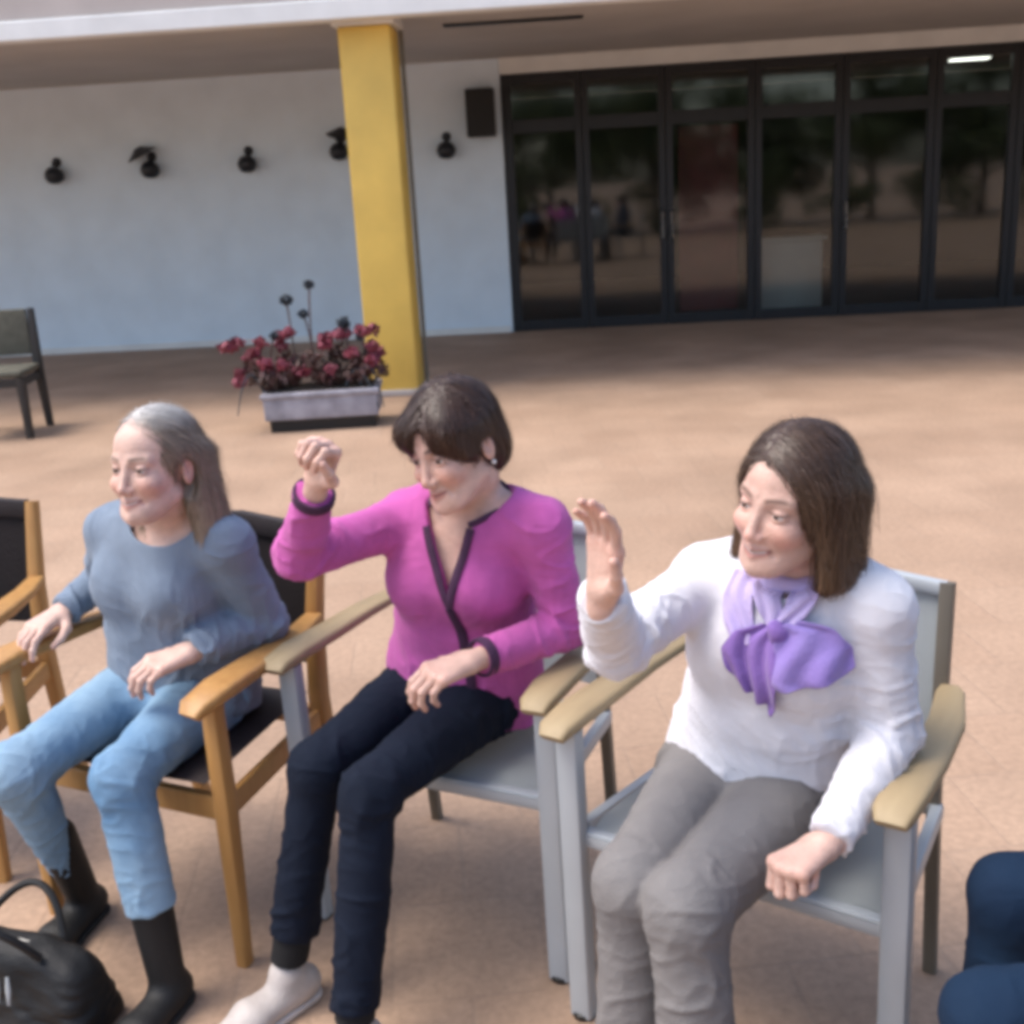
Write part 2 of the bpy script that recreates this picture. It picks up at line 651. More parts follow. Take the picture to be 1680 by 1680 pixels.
# five wall lamps in a row, each tilted its own way, and a loudspeaker
M_LAMPBODY = mat('dark blue grey lamp', (0.010, 0.012, 0.018), 0.4, 0.2, 10)
wl = [(-4.77, 1.98, 0.0, 'round dark wall lamp farthest from the yellow column'),
      (-3.70, 1.98, 0.9, 'dark wall lamp with a flared shade tilted sideways'),
      (-2.63, 1.98, 0.0, 'round dark wall lamp between the flared lamp and the yellow column'),
      (-1.62, 2.05, -0.5, 'dark wall lamp half hidden by the edge of the yellow column'),
      (-0.47, 2.00, 0.0, 'round dark wall lamp beside the black loudspeaker')]
for x, z, tilt, lab in wl:
    e = empty('wall_lamp', on_wall(x, 0, z), WALL_RZ)
    tag(e, lab, 'lamp', 'row of lamps on the pale wall')
    MB().lathe([(0.045, 0.0), (0.05, -0.004), (0.05, -0.018), (0.03, -0.03)], 16, (0, 0, 0.11), 'y').build('wall_plate', M_LAMPBODY, e, True)
    MB().sweep(bez((0, -0.02, 0.11), (0, -0.12, 0.13), (0, -0.12, 0.07), 6), 0.012, 8).build('bracket', M_LAMPBODY, e, True)
    prof = [(0.012, 0.085), (0.05, 0.075), (0.085, 0.045), (0.105, 0.0), (0.10, -0.04), (0.075, -0.08), (0.03, -0.098)]
    MB().lathe(prof, 20, (0, -0.12, -0.02)).build('globe', M_LAMPBODY, e, True)
    if abs(tilt) > 0.1:
        sh = MB().lathe([(0.03, 0.06), (0.035, 0.062), (0.17, -0.02), (0.165, -0.028)], 20).build('shade', M_LAMPBODY, e, True)
        sh.location = (-0.08 * (1 if tilt > 0 else -0.6), -0.12, 0.15)
        sh.rotation_euler = (0.2, tilt * -0.45, 0)
sp = empty('loudspeaker', on_wall(-0.075, 0, 2.08), WALL_RZ)
tag(sp, 'black box loudspeaker mounted on the pale wall beside the glazed doors', 'loudspeaker')
MB().box(-0.15, 0.15, -0.29, -0.05, 0.0, 0.48, 0.02, 3).build('cabinet', M_BLACK, sp, True)
MB().box(-0.132, 0.132, -0.30, -0.292, 0.02, 0.46, 0.003).build('grille', mat('speaker grille', (0.02, 0.02, 0.02), 0.7, 0.2, 200, 0.6, 300), sp)
MB().box(-0.04, 0.04, -0.05, -0.002, 0.18, 0.30, 0.004).build('bracket', M_FRAME, sp)


# ------------------------------------------------------------------ trees and hedge of the courtyard's other side (seen mirrored in the glass)
def leaf_cloud(name, centres, n, size, material, parent, seed):
    r = np.random.default_rng(seed)
    c = np.array(centres)
    k = r.integers(0, len(c), n)
    d = r.normal(size=(n, 3))
    d /= np.linalg.norm(d, axis=1)[:, None]
    rad = c[k, 3] * r.uniform(0.45, 1.0, n) ** 0.5
    p = c[k, :3] + d * rad[:, None] * np.array([1, 1, 0.8])
    a = r.normal(size=(n, 3))
    a /= np.linalg.norm(a, axis=1)[:, None]
    b = np.cross(a, d)
    b /= np.linalg.norm(b, axis=1)[:, None] + 1e-9
    s = size * r.uniform(0.6, 1.3, n)[:, None]
    v = np.stack([p - a * s * 0.5, p + b * s * 0.32, p + a * s * 0.5, p - b * s * 0.32], 1).reshape(-1, 3)
    f = np.arange(n * 4).reshape(-1, 4)
    return link_mesh(name, v, f, material, parent)


M_LEAF = mat('tree leaves', (0.055, 0.085, 0.025), 0.6, 0.6, 0.8, col2=(0.11, 0.12, 0.03))
M_BARK = mat('bark', (0.09, 0.065, 0.045), 0.9, 0.3, 6, 0.5, 25)
trees = [(-1.5, -9.6, 4.6, 'leafy tree across the courtyard opposite the yellow column'),
         (1.6, -9.0, 5.2, 'round leafy tree mirrored in the first glazed door'),
         (4.6, -10.2, 5.0, 'broad leafy tree mirrored in the second and third glazed doors'),
         (7.8, -9.3, 5.6, 'dense leafy tree mirrored beside the dark red inner door'),
         (11.0, -10.0, 5.2, 'tall leafy tree mirrored in the fifth glazed door'),
         (14.2, -9.2, 5.8, 'bushy leafy tree mirrored under the lit ceiling lamp'),
         (17.4, -10.0, 5.4, 'outermost leafy tree of the row across the courtyard')]
for i, (x, y, hgt, lab) in enumerate(trees):
    t = empty('tree', (x, y, 0))
    tag(t, lab, 'tree', 'trees across the courtyard')
    r = random.Random(i + 3)
    tk = MB()
    tk.sweep([(0, 0, -0.02), (0.05, 0.03, hgt * 0.2), (-0.04, 0.05, hgt * 0.42), (0.03, 0, hgt * 0.7)], [0.17, 0.13, 0.10, 0.04], 10)
    cs = []
    for k in range(12):
        a = k * 2.4 + r.random()
        z0 = hgt * r.uniform(0.15, 0.5)
        l = r.uniform(0.9, 1.7)
        tip = (math.cos(a) * l, math.sin(a) * l, z0 + r.uniform(0.3, 1.2))
        tk.sweep([(0, 0, z0), (tip[0] * 0.5, tip[1] * 0.5, z0 + 0.25), tip], [0.06, 0.04, 0.015], 6)
        cs.append((*tip, r.uniform(0.6, 0.95)))
    cs += [(r.uniform(-.8, .8), r.uniform(-.6, .6), hgt * r.uniform(0.5, 0.88), r.uniform(0.6, 0.9)) for _ in range(8)]
    tk.build('trunk', M_BARK, t, True)
    leaf_cloud('crown', cs, 6500, 0.17, M_LEAF, t, i)
rs = random.Random(12)
for k in range(9):
    x = -2.6 + k * 2.4 + rs.uniform(-.5, .5)
    t = empty('shrub', (x, -7.6 + rs.uniform(-.6, .6), 0))
    tag(t, 'low leafy shrub in the row along the foot of the courtyard trees', 'shrub', 'shrubs across the courtyard')
    hh = rs.uniform(.8, 1.5)
    st = MB()
    st.sweep([(0, 0, -.02), (.03, .02, hh * .4), (0, 0, hh * .8)], [.05, .03, .012], 6)
    st.build('stem', M_BARK, t, True)
    leaf_cloud('foliage', [(rs.uniform(-.9, .9), rs.uniform(-.3, .3), rs.uniform(.3, hh), rs.uniform(.3, .45)) for _ in range(10)], 1500, .11, M_LEAF, t, 60 + k)

# ------------------------------------------------------------------ planter with red flowers
pl = empty('flower_planter', (-1.30, 8.08, 0), math.radians(2))
tag(pl, 'pale stone planter on a black base with red flowers and tall seed heads', 'planter')
M_STONE = mat('lilac grey stone', (0.30, 0.285, 0.315), 0.75, 0.25, 9, 0.3, 60)
MB().box(-0.37, 0.37, -0.17, 0.17, 0.0, 0.085, 0.006).build('base', M_BLACK, pl)
MB().box(-0.40, 0.40, -0.20, 0.20, 0.086, 0.265, 0.014, 3).build('trough', M_STONE, pl, True)
MB().box(-0.415, 0.415, -0.215, 0.215, 0.240, 0.280, 0.012, 3).build('rim', M_STONE, pl, True)
MB().box(-0.37, 0.37, -0.17, 0.17, 0.274, 0.287).build('soil', mat('soil', (0.05, 0.035, 0.025), 0.95, 0.3, 30, 0.8, 80), pl)
M_REDLEAF = mat('red flowers', (0.27, 0.05, 0.075), 0.6, 0.7, 7.0, col2=(0.12, 0.02, 0.04))
M_STEMLEAF = mat('plant leaves', (0.07, 0.055, 0.04), 0.6, 0.7, 9, col2=(0.14, 0.035, 0.045))
rr = random.Random(4)
leaf_cloud('foliage', [(rr.uniform(-.5, .42), rr.uniform(-.12, .12), rr.uniform(.32, .50), .09) for _ in range(30)], 1500, 0.055, M_STEMLEAF, pl, 21)
for k in range(34):
    x = rr.uniform(-.62, .42)
    z = rr.uniform(.38, .68) - 0.12 * max(0, abs(x) - .3)
    fl = leaf_cloud('blossom', [(x, rr.uniform(-.16, .14), z, .05)], 46, 0.05, M_REDLEAF, pl, 40 + k)
M_SEED = mat('dark seed head', (0.035, 0.045, 0.055), 0.7, 0.3, 30, 0.5, 120)
for (x, z, r_, lean) in [(-.19, .90, .055, .02), (-.02, 1.00, .042, -.03), (-.08, .80, .04, .05), (.19, .72, .058, .03), (-.30, .66, .03, -.06), (.30, .62, .035, .05)]:
    st = MB().sweep(bez((x + lean, 0.02, .27), (x + lean, 0.0, .27 + (z - .27) * .6), (x, 0.0, z), 6), 0.006, 6).build('stem', M_STEMLEAF, pl, True)
    leaf_cloud('seed_head', [(x, 0, z, r_ * 0.75)], 130, 0.04, M_SEED, st, int(z * 100))
for (x0, x1, zt) in [(.28, .44, .50), (.18, .40, .44), (-.40, -.58, .46)]:
    MB().sweep(bez((x0, -.1, .29), ((x0 + x1) / 2, -.16, zt + .14), (x1, -.2, .14), 10), [.012 - .0008 * i for i in range(11)], 6).build('arching_leaf', M_SEED, pl, True)

# ------------------------------------------------------------------ dark chair against the wall side
bc = empty('dining_chair', (-3.72, 8.18, 0), math.radians(4))
tag(bc, 'dark chair with olive back panel standing alone in front of the pale wall', 'chair')
M_DKWOOD = mat('dark stained frame', (0.022, 0.019, 0.017), 0.5, 0.2, 10)
M_OLIVE = mat('olive upholstery', (0.10, 0.095, 0.07), 0.85, 0.2, 20, 0.3, 150)
for sx in (-1, 1):
    MB().sweep([(sx * .235, .02, 0), (sx * .235, .02, .45)], [.026, .034], 10, flat=(1, 1)).build('leg', M_DKWOOD, bc, True)
    MB().sweep([(sx * .235, .50, 0), (sx * .235, .45, .45), (sx * .235, .49, .90)], [.026, .034, .024], 10, flat=(1, 1), up=(0, 1, 0)).build('leg', M_DKWOOD, bc, True)
    MB().box(sx * .235 - .012, sx * .235 + .012, .055, .425, .38, .44, .004).build('rail', M_DKWOOD, bc)
MB().box(-.2, .2, .005, .03, .38, .44, .004).build('rail', M_DKWOOD, bc)
MB().box(-.255, .255, -.01, .44, .452, .50, .02, 3).build('seat', M_OLIVE, bc, True)
bkp = MB().box(-.205, .205, .455, .487, .56, .90, .012, 3).build('backrest', M_OLIVE, bc, True)

# ------------------------------------------------------------------ chairs of the circle
M_ALU = mat('light grey painted metal', (0.42, 0.45, 0.47), 0.45, 0.06, 6, metal=0.15)
M_ALUD = mat('brown grey metal tube', (0.16, 0.14, 0.11), 0.45, 0.1, 6, metal=0.2)
M_ARM = mat('weathered beige wood', (0.36, 0.27, 0.15), 0.55, 0.35, 3.0, 0.15, 40, stretch=(14, 2, 14), col2=(0.24, 0.17, 0.09))
M_OAK = mat('golden oak', (0.45, 0.24, 0.075), 0.45, 0.5, 3.0, 0.12, 40, stretch=(16, 16, 2), col2=(0.30, 0.13, 0.035))
M_BROWN = mat('dark brown upholstery', (0.018, 0.012, 0.013), 0.75, 0.2, 12, 0.3, 150)


def mesh_fabric():
    m = mat('pale grey woven mesh', (0.50, 0.54, 0.55), 0.75, 0.06, 5)
    nt = m.node_tree
    b = nt.nodes['Principled BSDF']
    tc = nt.nodes.new('ShaderNodeTexCoord')
    ck = nt.nodes.new('ShaderNodeTexChecker')
    ck.inputs['Scale'].default_value = 260
    nt.links.new(tc.outputs['Object'], ck.inputs['Vector'])
    bp = nt.nodes.new('ShaderNodeBump')
    bp.inputs['Strength'].default_value = 0.4
    bp.inputs['Distance'].default_value = 0.002
    nt.links.new(ck.outputs['Fac'], bp.inputs['Height'])
    nt.links.new(bp.outputs[0], b.inputs['Normal'])
    return m


M_MESH = mesh_fabric()


def sag_panel(mb, pts_rows):
    """panel with thickness from rows of points"""
    rows = [[mb.bm.verts.new(Vector(p)) for p in r] for r in pts_rows]
    fs = []
    for i in range(len(rows) - 1):
        for j in range(len(rows[0]) - 1):
            fs.append(mb.bm.faces.new((rows[i][j], rows[i][j + 1], rows[i + 1][j + 1], rows[i + 1][j])))
    bmesh.ops.solidify(mb.bm, geom=fs, thickness=0.006)


def metal_chair(mid, n, label, hw=0.30):
    """garden armchair: grey tube frame, woven seat and back, wooden arm caps. Local -Y is its front."""
    e = empty('garden_chair', (mid[0], mid[1], 0), math.atan2(-n[0], n[1]))
    tag(e, label, 'chair', 'grey garden armchairs of the circle')
    rw = .25
    for s in (-1, 1):
        x, xr = s * hw, s * rw
        MB().sweep([(x, .035, 0.006), (x, .03, .30), (x, .025, .634)], 1.0, 12, flat=(.024, .019), up=(0, 1, 0)).build('front_leg', M_ALU, e, True)
        MB().lathe([(.02, 0), (.024, .002), (.024, .012), (.018, .016)], 12, (x, .035, 0)).build('foot_cap', M_BLACK, e, True)
        MB().sweep([(xr, .50, 0.0), (xr, .47, .30), (xr, .455, .44), (xr, .465, .62), (xr * .98, .50, .845)], 1.0, 12,
                   flat=(.014, .013), up=(0, 1, 0)).build('rear_post', M_ALUD, e, True)
        MB().sweep([(x * .97, .05, .415), (xr * 1.03, .455, .395)], 1.0, 10, flat=(.012, .018)).build('side_rail', M_ALU, e, True)
        pts = [(x, -.035, .640), (x, -.02, .652), (x, .05, .656), (x, .18, .650), (x * .985, .32, .650), (s * .275, .43, .654), (s * .266, .462, .652)]
        MB().sweep(pts, [.72, .96, 1.08, 1.0, .92, .75, .5], 14, flat=(.034, .014)).build('arm_cap', M_ARM, e, True)
    MB().sweep([(-hw + .015, .045, .405), (hw - .015, .045, .405)], 1.0, 10, flat=(.014, .018)).build('front_rail', M_ALU, e, True)
    MB().sweep([(-rw, .455, .40), (rw, .455, .40)], 1.0, 10, flat=(.012, .014)).build('rear_rail', M_ALU, e, True)
    MB().sweep([(-rw * .97, .50, .832), (0, .52, .845), (rw * .97, .50, .832)], 1.0, 10, flat=(.012, .014)).build('top_rail', M_ALU, e, True)
    st = MB()
    rows = []
    for i in range(9):
        w = (hw - .03) + (rw - .015 - hw + .03) * i / 8
        rows.append([(-w + 2 * w * j / 8, .03 + .42 * i / 8, .436 - .012 * i / 8 - .016 * math.sin(math.pi * j / 8) * math.sin(math.pi * i / 8) - (.02 if i == 0 else 0)) for j in range(9)])
    sag_panel(st, rows)
    st.build('seat', M_MESH, e, True)
    bk = MB()
    w = rw - .012
    sag_panel(bk, [[(-w + 2 * w * j / 8, .457 + .048 * (i / 8) ** 1.4 + .03 * math.sin(math.pi * j / 8), .47 + .37 * i / 8) for j in range(9)] for i in range(9)])
    bk.build('backrest', M_MESH, e, True)
    return e


def wood_chair(mid, n, label, hw=0.28):
    e = empty('wooden_armchair', (mid[0], mid[1], 0), math.atan2(-n[0], n[1]))
    tag(e, label, 'chair', 'oak armchairs of the circle')
    rw = .232
    for s in (-1, 1):
        x, xr = s * hw, s * rw
        MB().sweep([(x * .97, .03, 0.0), (x * 1.0, .03, .40), (x, .03, .60), (x, .035, .632)], [.8, 1.1, 1.0, 1.0], 12, flat=(.019, .019), up=(0, 1, 0)).build('front_leg', M_OAK, e, True)
        MB().sweep([(xr, .54, 0.0), (xr, .475, .28), (xr, .46, .44), (xr, .475, .62), (xr, .525, .845)], [.9, 1.05, 1.15, 1.05, .85], 12,
                   flat=(.018, .02), up=(0, 1, 0)).build('rear_post', M_OAK, e, True)
        pts = [(x * 1.02, -.045, .628), (x * 1.03, -.03, .642), (x * 1.03, .05, .650), (x * 1.0, .22, .645), (s * .262, .36, .640), (s * .238, .468, .642)]
        MB().sweep(pts, [.7, .95, 1.1, 1.0, .8, .6], 14, flat=(.036, .015)).build('arm_rest', M_OAK, e, True)
        MB().sweep([(x, .05, .385), (xr, .455, .385)], 1.0, 8, flat=(.011, .026)).build('side_rail', M_OAK, e, True)
    MB().box(-hw + .022, hw - .022, .02, .042, .355, .41, .004).build('front_rail', M_OAK, e)
    MB().box(-rw + .022, rw - .022, .452, .472, .355, .41, .004).build('rear_rail', M_OAK, e)
    MB().sweep([(-rw + .015, .52, .825), (0, .54, .84), (rw - .015, .52, .825)], 1.0, 10, flat=(.014, .026)).build('top_rail', M_BROWN, e, True)
    sc_ = MB()
    rows = []
    for i in range(5):
        w = (hw - .02) + (rw - .02 - hw + .02) * i / 4
        rows.append([(-w + 2 * w * j / 6, .0 + .445 * i / 4, .452 - .006 * math.sin(math.pi * j / 6)) for j in range(7)])
    top = [[sc_.bm.verts.new(Vector(p_)) for p_ in r_] for r_ in rows]
    fs = [sc_.bm.faces.new((top[i][j], top[i][j + 1], top[i + 1][j + 1], top[i + 1][j])) for i in range(4) for j in range(6)]
    bmesh.ops.solidify(sc_.bm, geom=fs, thickness=0.04)
    bmesh.ops.bevel(sc_.bm, geom=[ed for ed in sc_.bm.edges if len(ed.link_faces) == 2 and ed.calc_face_angle(0) > 1.0], offset=.012, segments=3, affect='EDGES')
    sc_.build('seat_cushion', M_BROWN, e, True)
    bk = MB()
    w = rw - .018
    rows = [[(-w + 2 * w * j / 8, .46 + .065 * (i / 8) ** 1.3 + .018 * math.sin(math.pi * j / 8), .52 + .31 * i / 8) for j in range(9)] for i in range(9)]
    sag_panel(bk, rows)
    bk.build('backrest', M_BROWN, e, True)
    return e


CH3 = ((.314, 1.705), unit((.567, .824)))
CH2 = ((-.237, 2.116), unit((.437, .90)))
CH1 = ((-.896, 2.209), unit((.423, .906)))
CH0 = ((-1.59, 2.50), unit((.12, .993)))
metal_chair(*CH3, 'grey garden armchair under the woman in white with the lilac scarf')
metal_chair(*CH2, 'grey garden armchair under the woman in the magenta cardigan')
wood_chair(*CH1, 'oak armchair under the woman in the grey blue sweater')
wood_chair(*CH0, 'empty oak armchair with dark back beside the woman in grey blue')


# ------------------------------------------------------------------ people
def rot_axis(v, k, a):
    """rotate vector v about unit axis k"""
    c, s = math.cos(a), math.sin(a)
    return v * c + np.cross(k, v) * s + k * (k @ v) * (1 - c)


def head_frame(yaw, pitch, roll):
    """columns: left, back, up. yaw: compass angle of the gaze; pitch > 0 looks down; roll > 0 tilts the crown to her left"""
    f = A(math.cos(yaw) * math.cos(pitch), math.sin(yaw) * math.cos(pitch), -math.sin(pitch))
    left = unit(np.cross(A(0, 0, 1), f))
    up = np.cross(f, left)
    left, up = rot_axis(left, f, roll), rot_axis(up, f, roll)
    return np.stack([left, -f, up], 1)


def head_sdf(L, s):
    """L: points in head space (x left, y back, z up, eyes at z = 0); s: face parameters"""
    S = L.copy()
    S[:, 0] = np.abs(S[:, 0])
    sm = s['smile']
    d = ell(L, (0, .016, .028), (.071, .091, .086))
    d = smin(d, ell(L, (0, -.014, .040), (.062, .067, .056)), .025)              # forehead
    d = smin(d, ell(L, (0, -.026, -.038), (.0575, .060, .076)), .03)
    d = smin(d, ell(L, (0, -.058, -.086), (.029, .028, .026)), .03)             # jaw and chin
    d = smin(d, sphere(L, (0, -.0790, -.0985), .0125), .02)
    d = smin(d, cone(S, (.047, -.005, -.060), (.022, -.064, -.092), .017, .013), .02)
    d = smin(d, ell(S, (.036, -.0625, -.034 + .003 * sm), (.0215, .0215, .018)), .020)          # cheeks
    d = smin(d, cone(S, (.012, -.0765, .018), (.042, -.0665, .018), .0075, .007), .016)          # brow
    d = smax(d, -ell(S, (.0310, -.0985, .0005), (.0190, .0200, .0125)), .012)                   # eye sockets
    lid = sphere(S, (.0310, -.0700, -.0005), .0139)
    d = smin(d, lid, .004)
    d = smax(d, -ell(S, (.0310, -.0850, -.0012 - .0008 * sm), (.0142, .0140, .0052 - .0016 * sm)), .0015)   # between the lids
    n = cone(L, (0, -.0815, .008), (0, -.0975, -.034), .0062, .0088)
    n = smin(n, sphere(L, (0, -.0995, -.0385), .0092), .006)
    n = smin(n, sphere(S, (.0098, -.0920, -.0420), .0068), .007)
    d = smin(d, n, .010)
    d = smax(d, -sphere(S, (.0058, -.0965, -.0488), .0028), .003)
    cz = .0045 * sm
    wd = .0205 + .0050 * sm
    d = smin(d, cone(S, (0, -.0895, -.0628), (wd, -.0765, -.0660 + cz), .0052, .0028), .007)
    d = smin(d, cone(S, (0, -.0870, -.0745), (wd - .003, -.0755, -.0690 + cz), .0062, .0028), .007)
    gap = .0012 + .0022 * s.get('open', 0)
    d = smax(d, -cone(S, (0, -.0955, -.0685), (wd, -.0810, -.0672 + cz), gap + .0008, .0012), .0018)
    d = smax(d, -cone(S, (.0225, -.0885, -.046), (.0315, -.0740, -.068), .0012 + .0008 * sm, .0012), .010)   # smile fold
    ear = ell(S, (.0740, .013, -.012), (.0075, .0165, .029))
    ear = smax(ear, -ell(S, (.0825, .008, -.008), (.006, .0095, .017)), .004)
    return smin(d, ear, .006)


def skin_colors(V, L, base, s):
    """true skin colours: redder cheeks, nose, lips, ears and knuckles, darker brows and lash lines"""
    n = len(V)
    c = np.tile(A(base), (n, 1))
    c *= (1 + .05 * vnoise(V, 60, 3) + .05 * vnoise(V, 22, 5))[:, None]
    S = np.abs(L[:, 0])
    inhead = (L[:, 2] > -.14) & (np.abs(L[:, 1]) < .15) & (S < .12)

    def blend(w, col):
        w = np.clip(w, 0, 1)[:, None]
        return c * (1 - w) + A(col) * w
    g = lambda x, y, z, r: np.exp(-(((S - x) / r[0]) ** 2 + ((L[:, 1] - y) / r[1]) ** 2 + ((L[:, 2] - z) / r[2]) ** 2))
    red = A(base) * A(1.02, .66, .60)
    c = blend(.55 * g(.042, -.07, -.035, (.022, .04, .02)) * inhead, red)
    c = blend(.45 * g(0, -.112, -.04, (.014, .02, .014)) * inhead, red)
    c = blend(.40 * g(.075, .012, -.012, (.012, .02, .03)) * inhead, red)
    cz = .0045 * s['smile']
    wl_ = .0205 + .0050 * s['smile']
    lipz = -.0680 + (cz + .0012) * np.clip(S / wl_, 0, 1) ** 1.5
    lh = .0092 * np.sqrt(np.clip(1 - (S / (wl_ + .002)) ** 2, 0, 1)) + .0008
    lip = np.clip(1.3 - np.abs(L[:, 2] - lipz + .0012) / lh, 0, 1) * np.clip((wl_ + .002 - S) / .003, 0, 1) * (L[:, 1] < -.070) * inhead
    c = blend(.75 * lip, s.get('lip', (.40, .14, .12)))
    line = np.exp(-((L[:, 2] - lipz) / (.0017 + .0012 * s.get('open', 0))) ** 2) * np.clip((wl_ + .002 - S) / .003, 0, 1) * (L[:, 1] < -.068) * inhead
    c = blend(.8 * line, (.13, .04, .035))
    if s.get('open', 0):
        tooth = np.exp(-((L[:, 2] - lipz - .0006) / .0016) ** 2) * np.clip((wl_ - .004 - S) / .003, 0, 1) * (L[:, 1] < -.068) * inhead
        c = blend(.9 * tooth, (.62, .58, .52))
    bz = .0195 + .0045 * np.sin(np.clip((S - .010) / .042, 0, 1) * math.pi * .8)
    brow = np.exp(-((L[:, 2] - bz) / .0040) ** 2) * np.clip((S - .009) / .005, 0, 1) * np.clip((.053 - S) / .012, 0, 1) * (L[:, 1] < -.035) * inhead
    c = blend(.85 * brow, s['brow'])
    lash = np.exp(-(((S - .0310) / .0150) ** 4 + ((L[:, 2] - .0042 + .0012 * s['smile']) / .0022) ** 2)) * (L[:, 1] < -.066) * inhead
    c = blend(.9 * lash, (.035, .02, .018))
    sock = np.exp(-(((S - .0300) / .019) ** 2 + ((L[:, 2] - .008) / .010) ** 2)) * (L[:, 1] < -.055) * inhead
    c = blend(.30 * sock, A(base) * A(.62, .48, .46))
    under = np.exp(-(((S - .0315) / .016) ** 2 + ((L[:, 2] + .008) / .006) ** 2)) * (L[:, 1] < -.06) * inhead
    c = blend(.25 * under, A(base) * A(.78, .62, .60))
    return c


def finger_chain(root, D, N, lens, curl):
    pts = [A(root)]
    ax = np.cross(D, N)
    d = A(D)
    for l, c in zip(lens, curl):
        d = rot_axis(d, unit(ax), c)
        pts.append(pts[-1] + d * l)
    return pts


def hand_sdf(W, D, N, T, curl, thumb=0.5, spread=0.10, size=1.0):
    """W wrist, D towards the fingers, N out of the palm, T towards the thumb"""
    D, N = unit(D), A(N)
    N = unit(N - D * (N @ D))
    T = unit(A(T) - D * (A(T) @ D) - N * (A(T) @ N))
    z = size
    fing = []
    kn = []
    spec = [(.028, .088, (.040, .024, .019), .0088), (.009, .092, (.044, .027, .020), .0090),
            (-.010, .089, (.040, .026, .020), .0086), (-.027, .080, (.031, .019, .017), .0076)]
    for i, (lat, lng, ls, r) in enumerate(spec):
        k = W + D * lng * z + T * lat * z
        kn.append(k)
        dd = unit(D + T * (1.5 - i) * spread)
        cc = [a * (1 + .06 * (i - 1)) for a in curl]
        fing.append((finger_chain(k, dd, N, [l * z for l in ls], cc), r * z))
    t0 = W + D * .018 * z + T * .020 * z + N * .004 * z
    t1 = t0 + unit(D * .62 + T * .70 + N * (.2 + .3 * thumb)) * .040 * z
    t2 = t1 + unit(D * (.85) + T * (.42 - .5 * thumb) + N * (.1 + .55 * thumb)) * .032 * z
    t3 = t2 + unit(D * (.92) + T * (.22 - .75 * thumb) + N * (.1 + .5 * thumb)) * .026 * z

    def fn(P):
        d = cone(P, W - D * .022, W, .024 * z, .0235 * z)
        for k in kn:
            d = smin(d, cone(P, W + D * .012 * z + (k - W - D * (k - W).dot(D)) * .45, k, .0155 * z, .0118 * z), .012)
        d = smin(d, cone(P, t0, t1, .0165 * z, .0120 * z), .012)
        th = smin(cone(P, t1, t2, .0112 * z, .0098 * z), cone(P, t2, t3, .0098 * z, .0078 * z), .003)
        f = None
        for pts, r in fing:
            g = smin(cone(P, pts[0], pts[1], r * 1.08, r * .98), cone(P, pts[1], pts[2], r * .98, r * .90), .003)
            g = smin(g, cone(P, pts[2], pts[3], r * .90, r * .74), .003)
            f = g if f is None else smin(f, g, .0012)
        f = smin(f, th, .001)
        return smin(d, f, .006)
    fn.tips = [p[-1] for p, _ in fing] + [t3]
    fn.knuckles = kn
    return fn


def fold_disp(V, Nn, bones, amp, seed):
    """cloth creases: irregular ridges running across each limb, strongest at its joints.
    bones: (a, b, stretch, emphasis at a, at b, gain)"""
    num = np.zeros(len(V))
    den = np.zeros(len(V)) + 1e-9
    for k, (a, b, st, ea, eb, gain) in enumerate(bones):
        a, b = A(a), A(b)
        ba = b - a
        l = np.linalg.norm(ba)
        ax = ba / l
        t = ((V - a) @ ba) / (l * l)
        tc = np.clip(t, 0, 1)
        dist = np.linalg.norm(V - a - tc[:, None] * ba, axis=1)
        tilt = unit(ax + .45 * unit(np.cross(ax, A(.3, .2, .9))) * (1 if k % 2 else -1))
        Q = V + tilt * ((V @ tilt) * (st - 1))[:, None]
        Q = Q + .018 * np.stack([vnoise(V, 14, seed + 7), vnoise(V, 14, seed + 8), vnoise(V, 14, seed + 9)], 1)
        n1 = vnoise(Q, 11.0, seed + k)
        n2 = vnoise(Q, 24.0, seed + 20 + k)
        r = np.exp(-(n1 / .15) ** 2) * (.6 + .6 * vnoise(V, 12, seed + 40)) + .35 * np.exp(-(n2 / .20) ** 2) - .30
        w = .38 + ea * np.exp(-(t / .30) ** 2) + eb * np.exp(-((t - 1) / .30) ** 2)
        wt = 1.0 / (dist + .03) ** 3
        num += wt * r * w * gain
        den += wt
    big = vnoise(V, 8, seed + 4) * .8 + vnoise(V, 18, seed + 5) * .35
    return V + Nn * (amp * (num / den) + amp * .22 * big)[:, None]


def smooth_field(V, Q, X, it=2):
    for _ in range(it):
        acc = np.zeros_like(X)
        cnt = np.zeros(len(V))
        for i in range(4):
            j = (i + 1) % 4
            np.add.at(acc, Q[:, i], X[Q[:, j]])
            np.add.at(cnt, Q[:, i], 1)
            np.add.at(acc, Q[:, j], X[Q[:, i]])
            np.add.at(cnt, Q[:, j], 1)
        X = .4 * X + .6 * acc / np.maximum(cnt, 1)[:, None]
    return X


class Person:
    pass


M_EYE = mat('eye', (1, 1, 1), 0.15, attr=True, spec=0.6)
M_HAIR = None


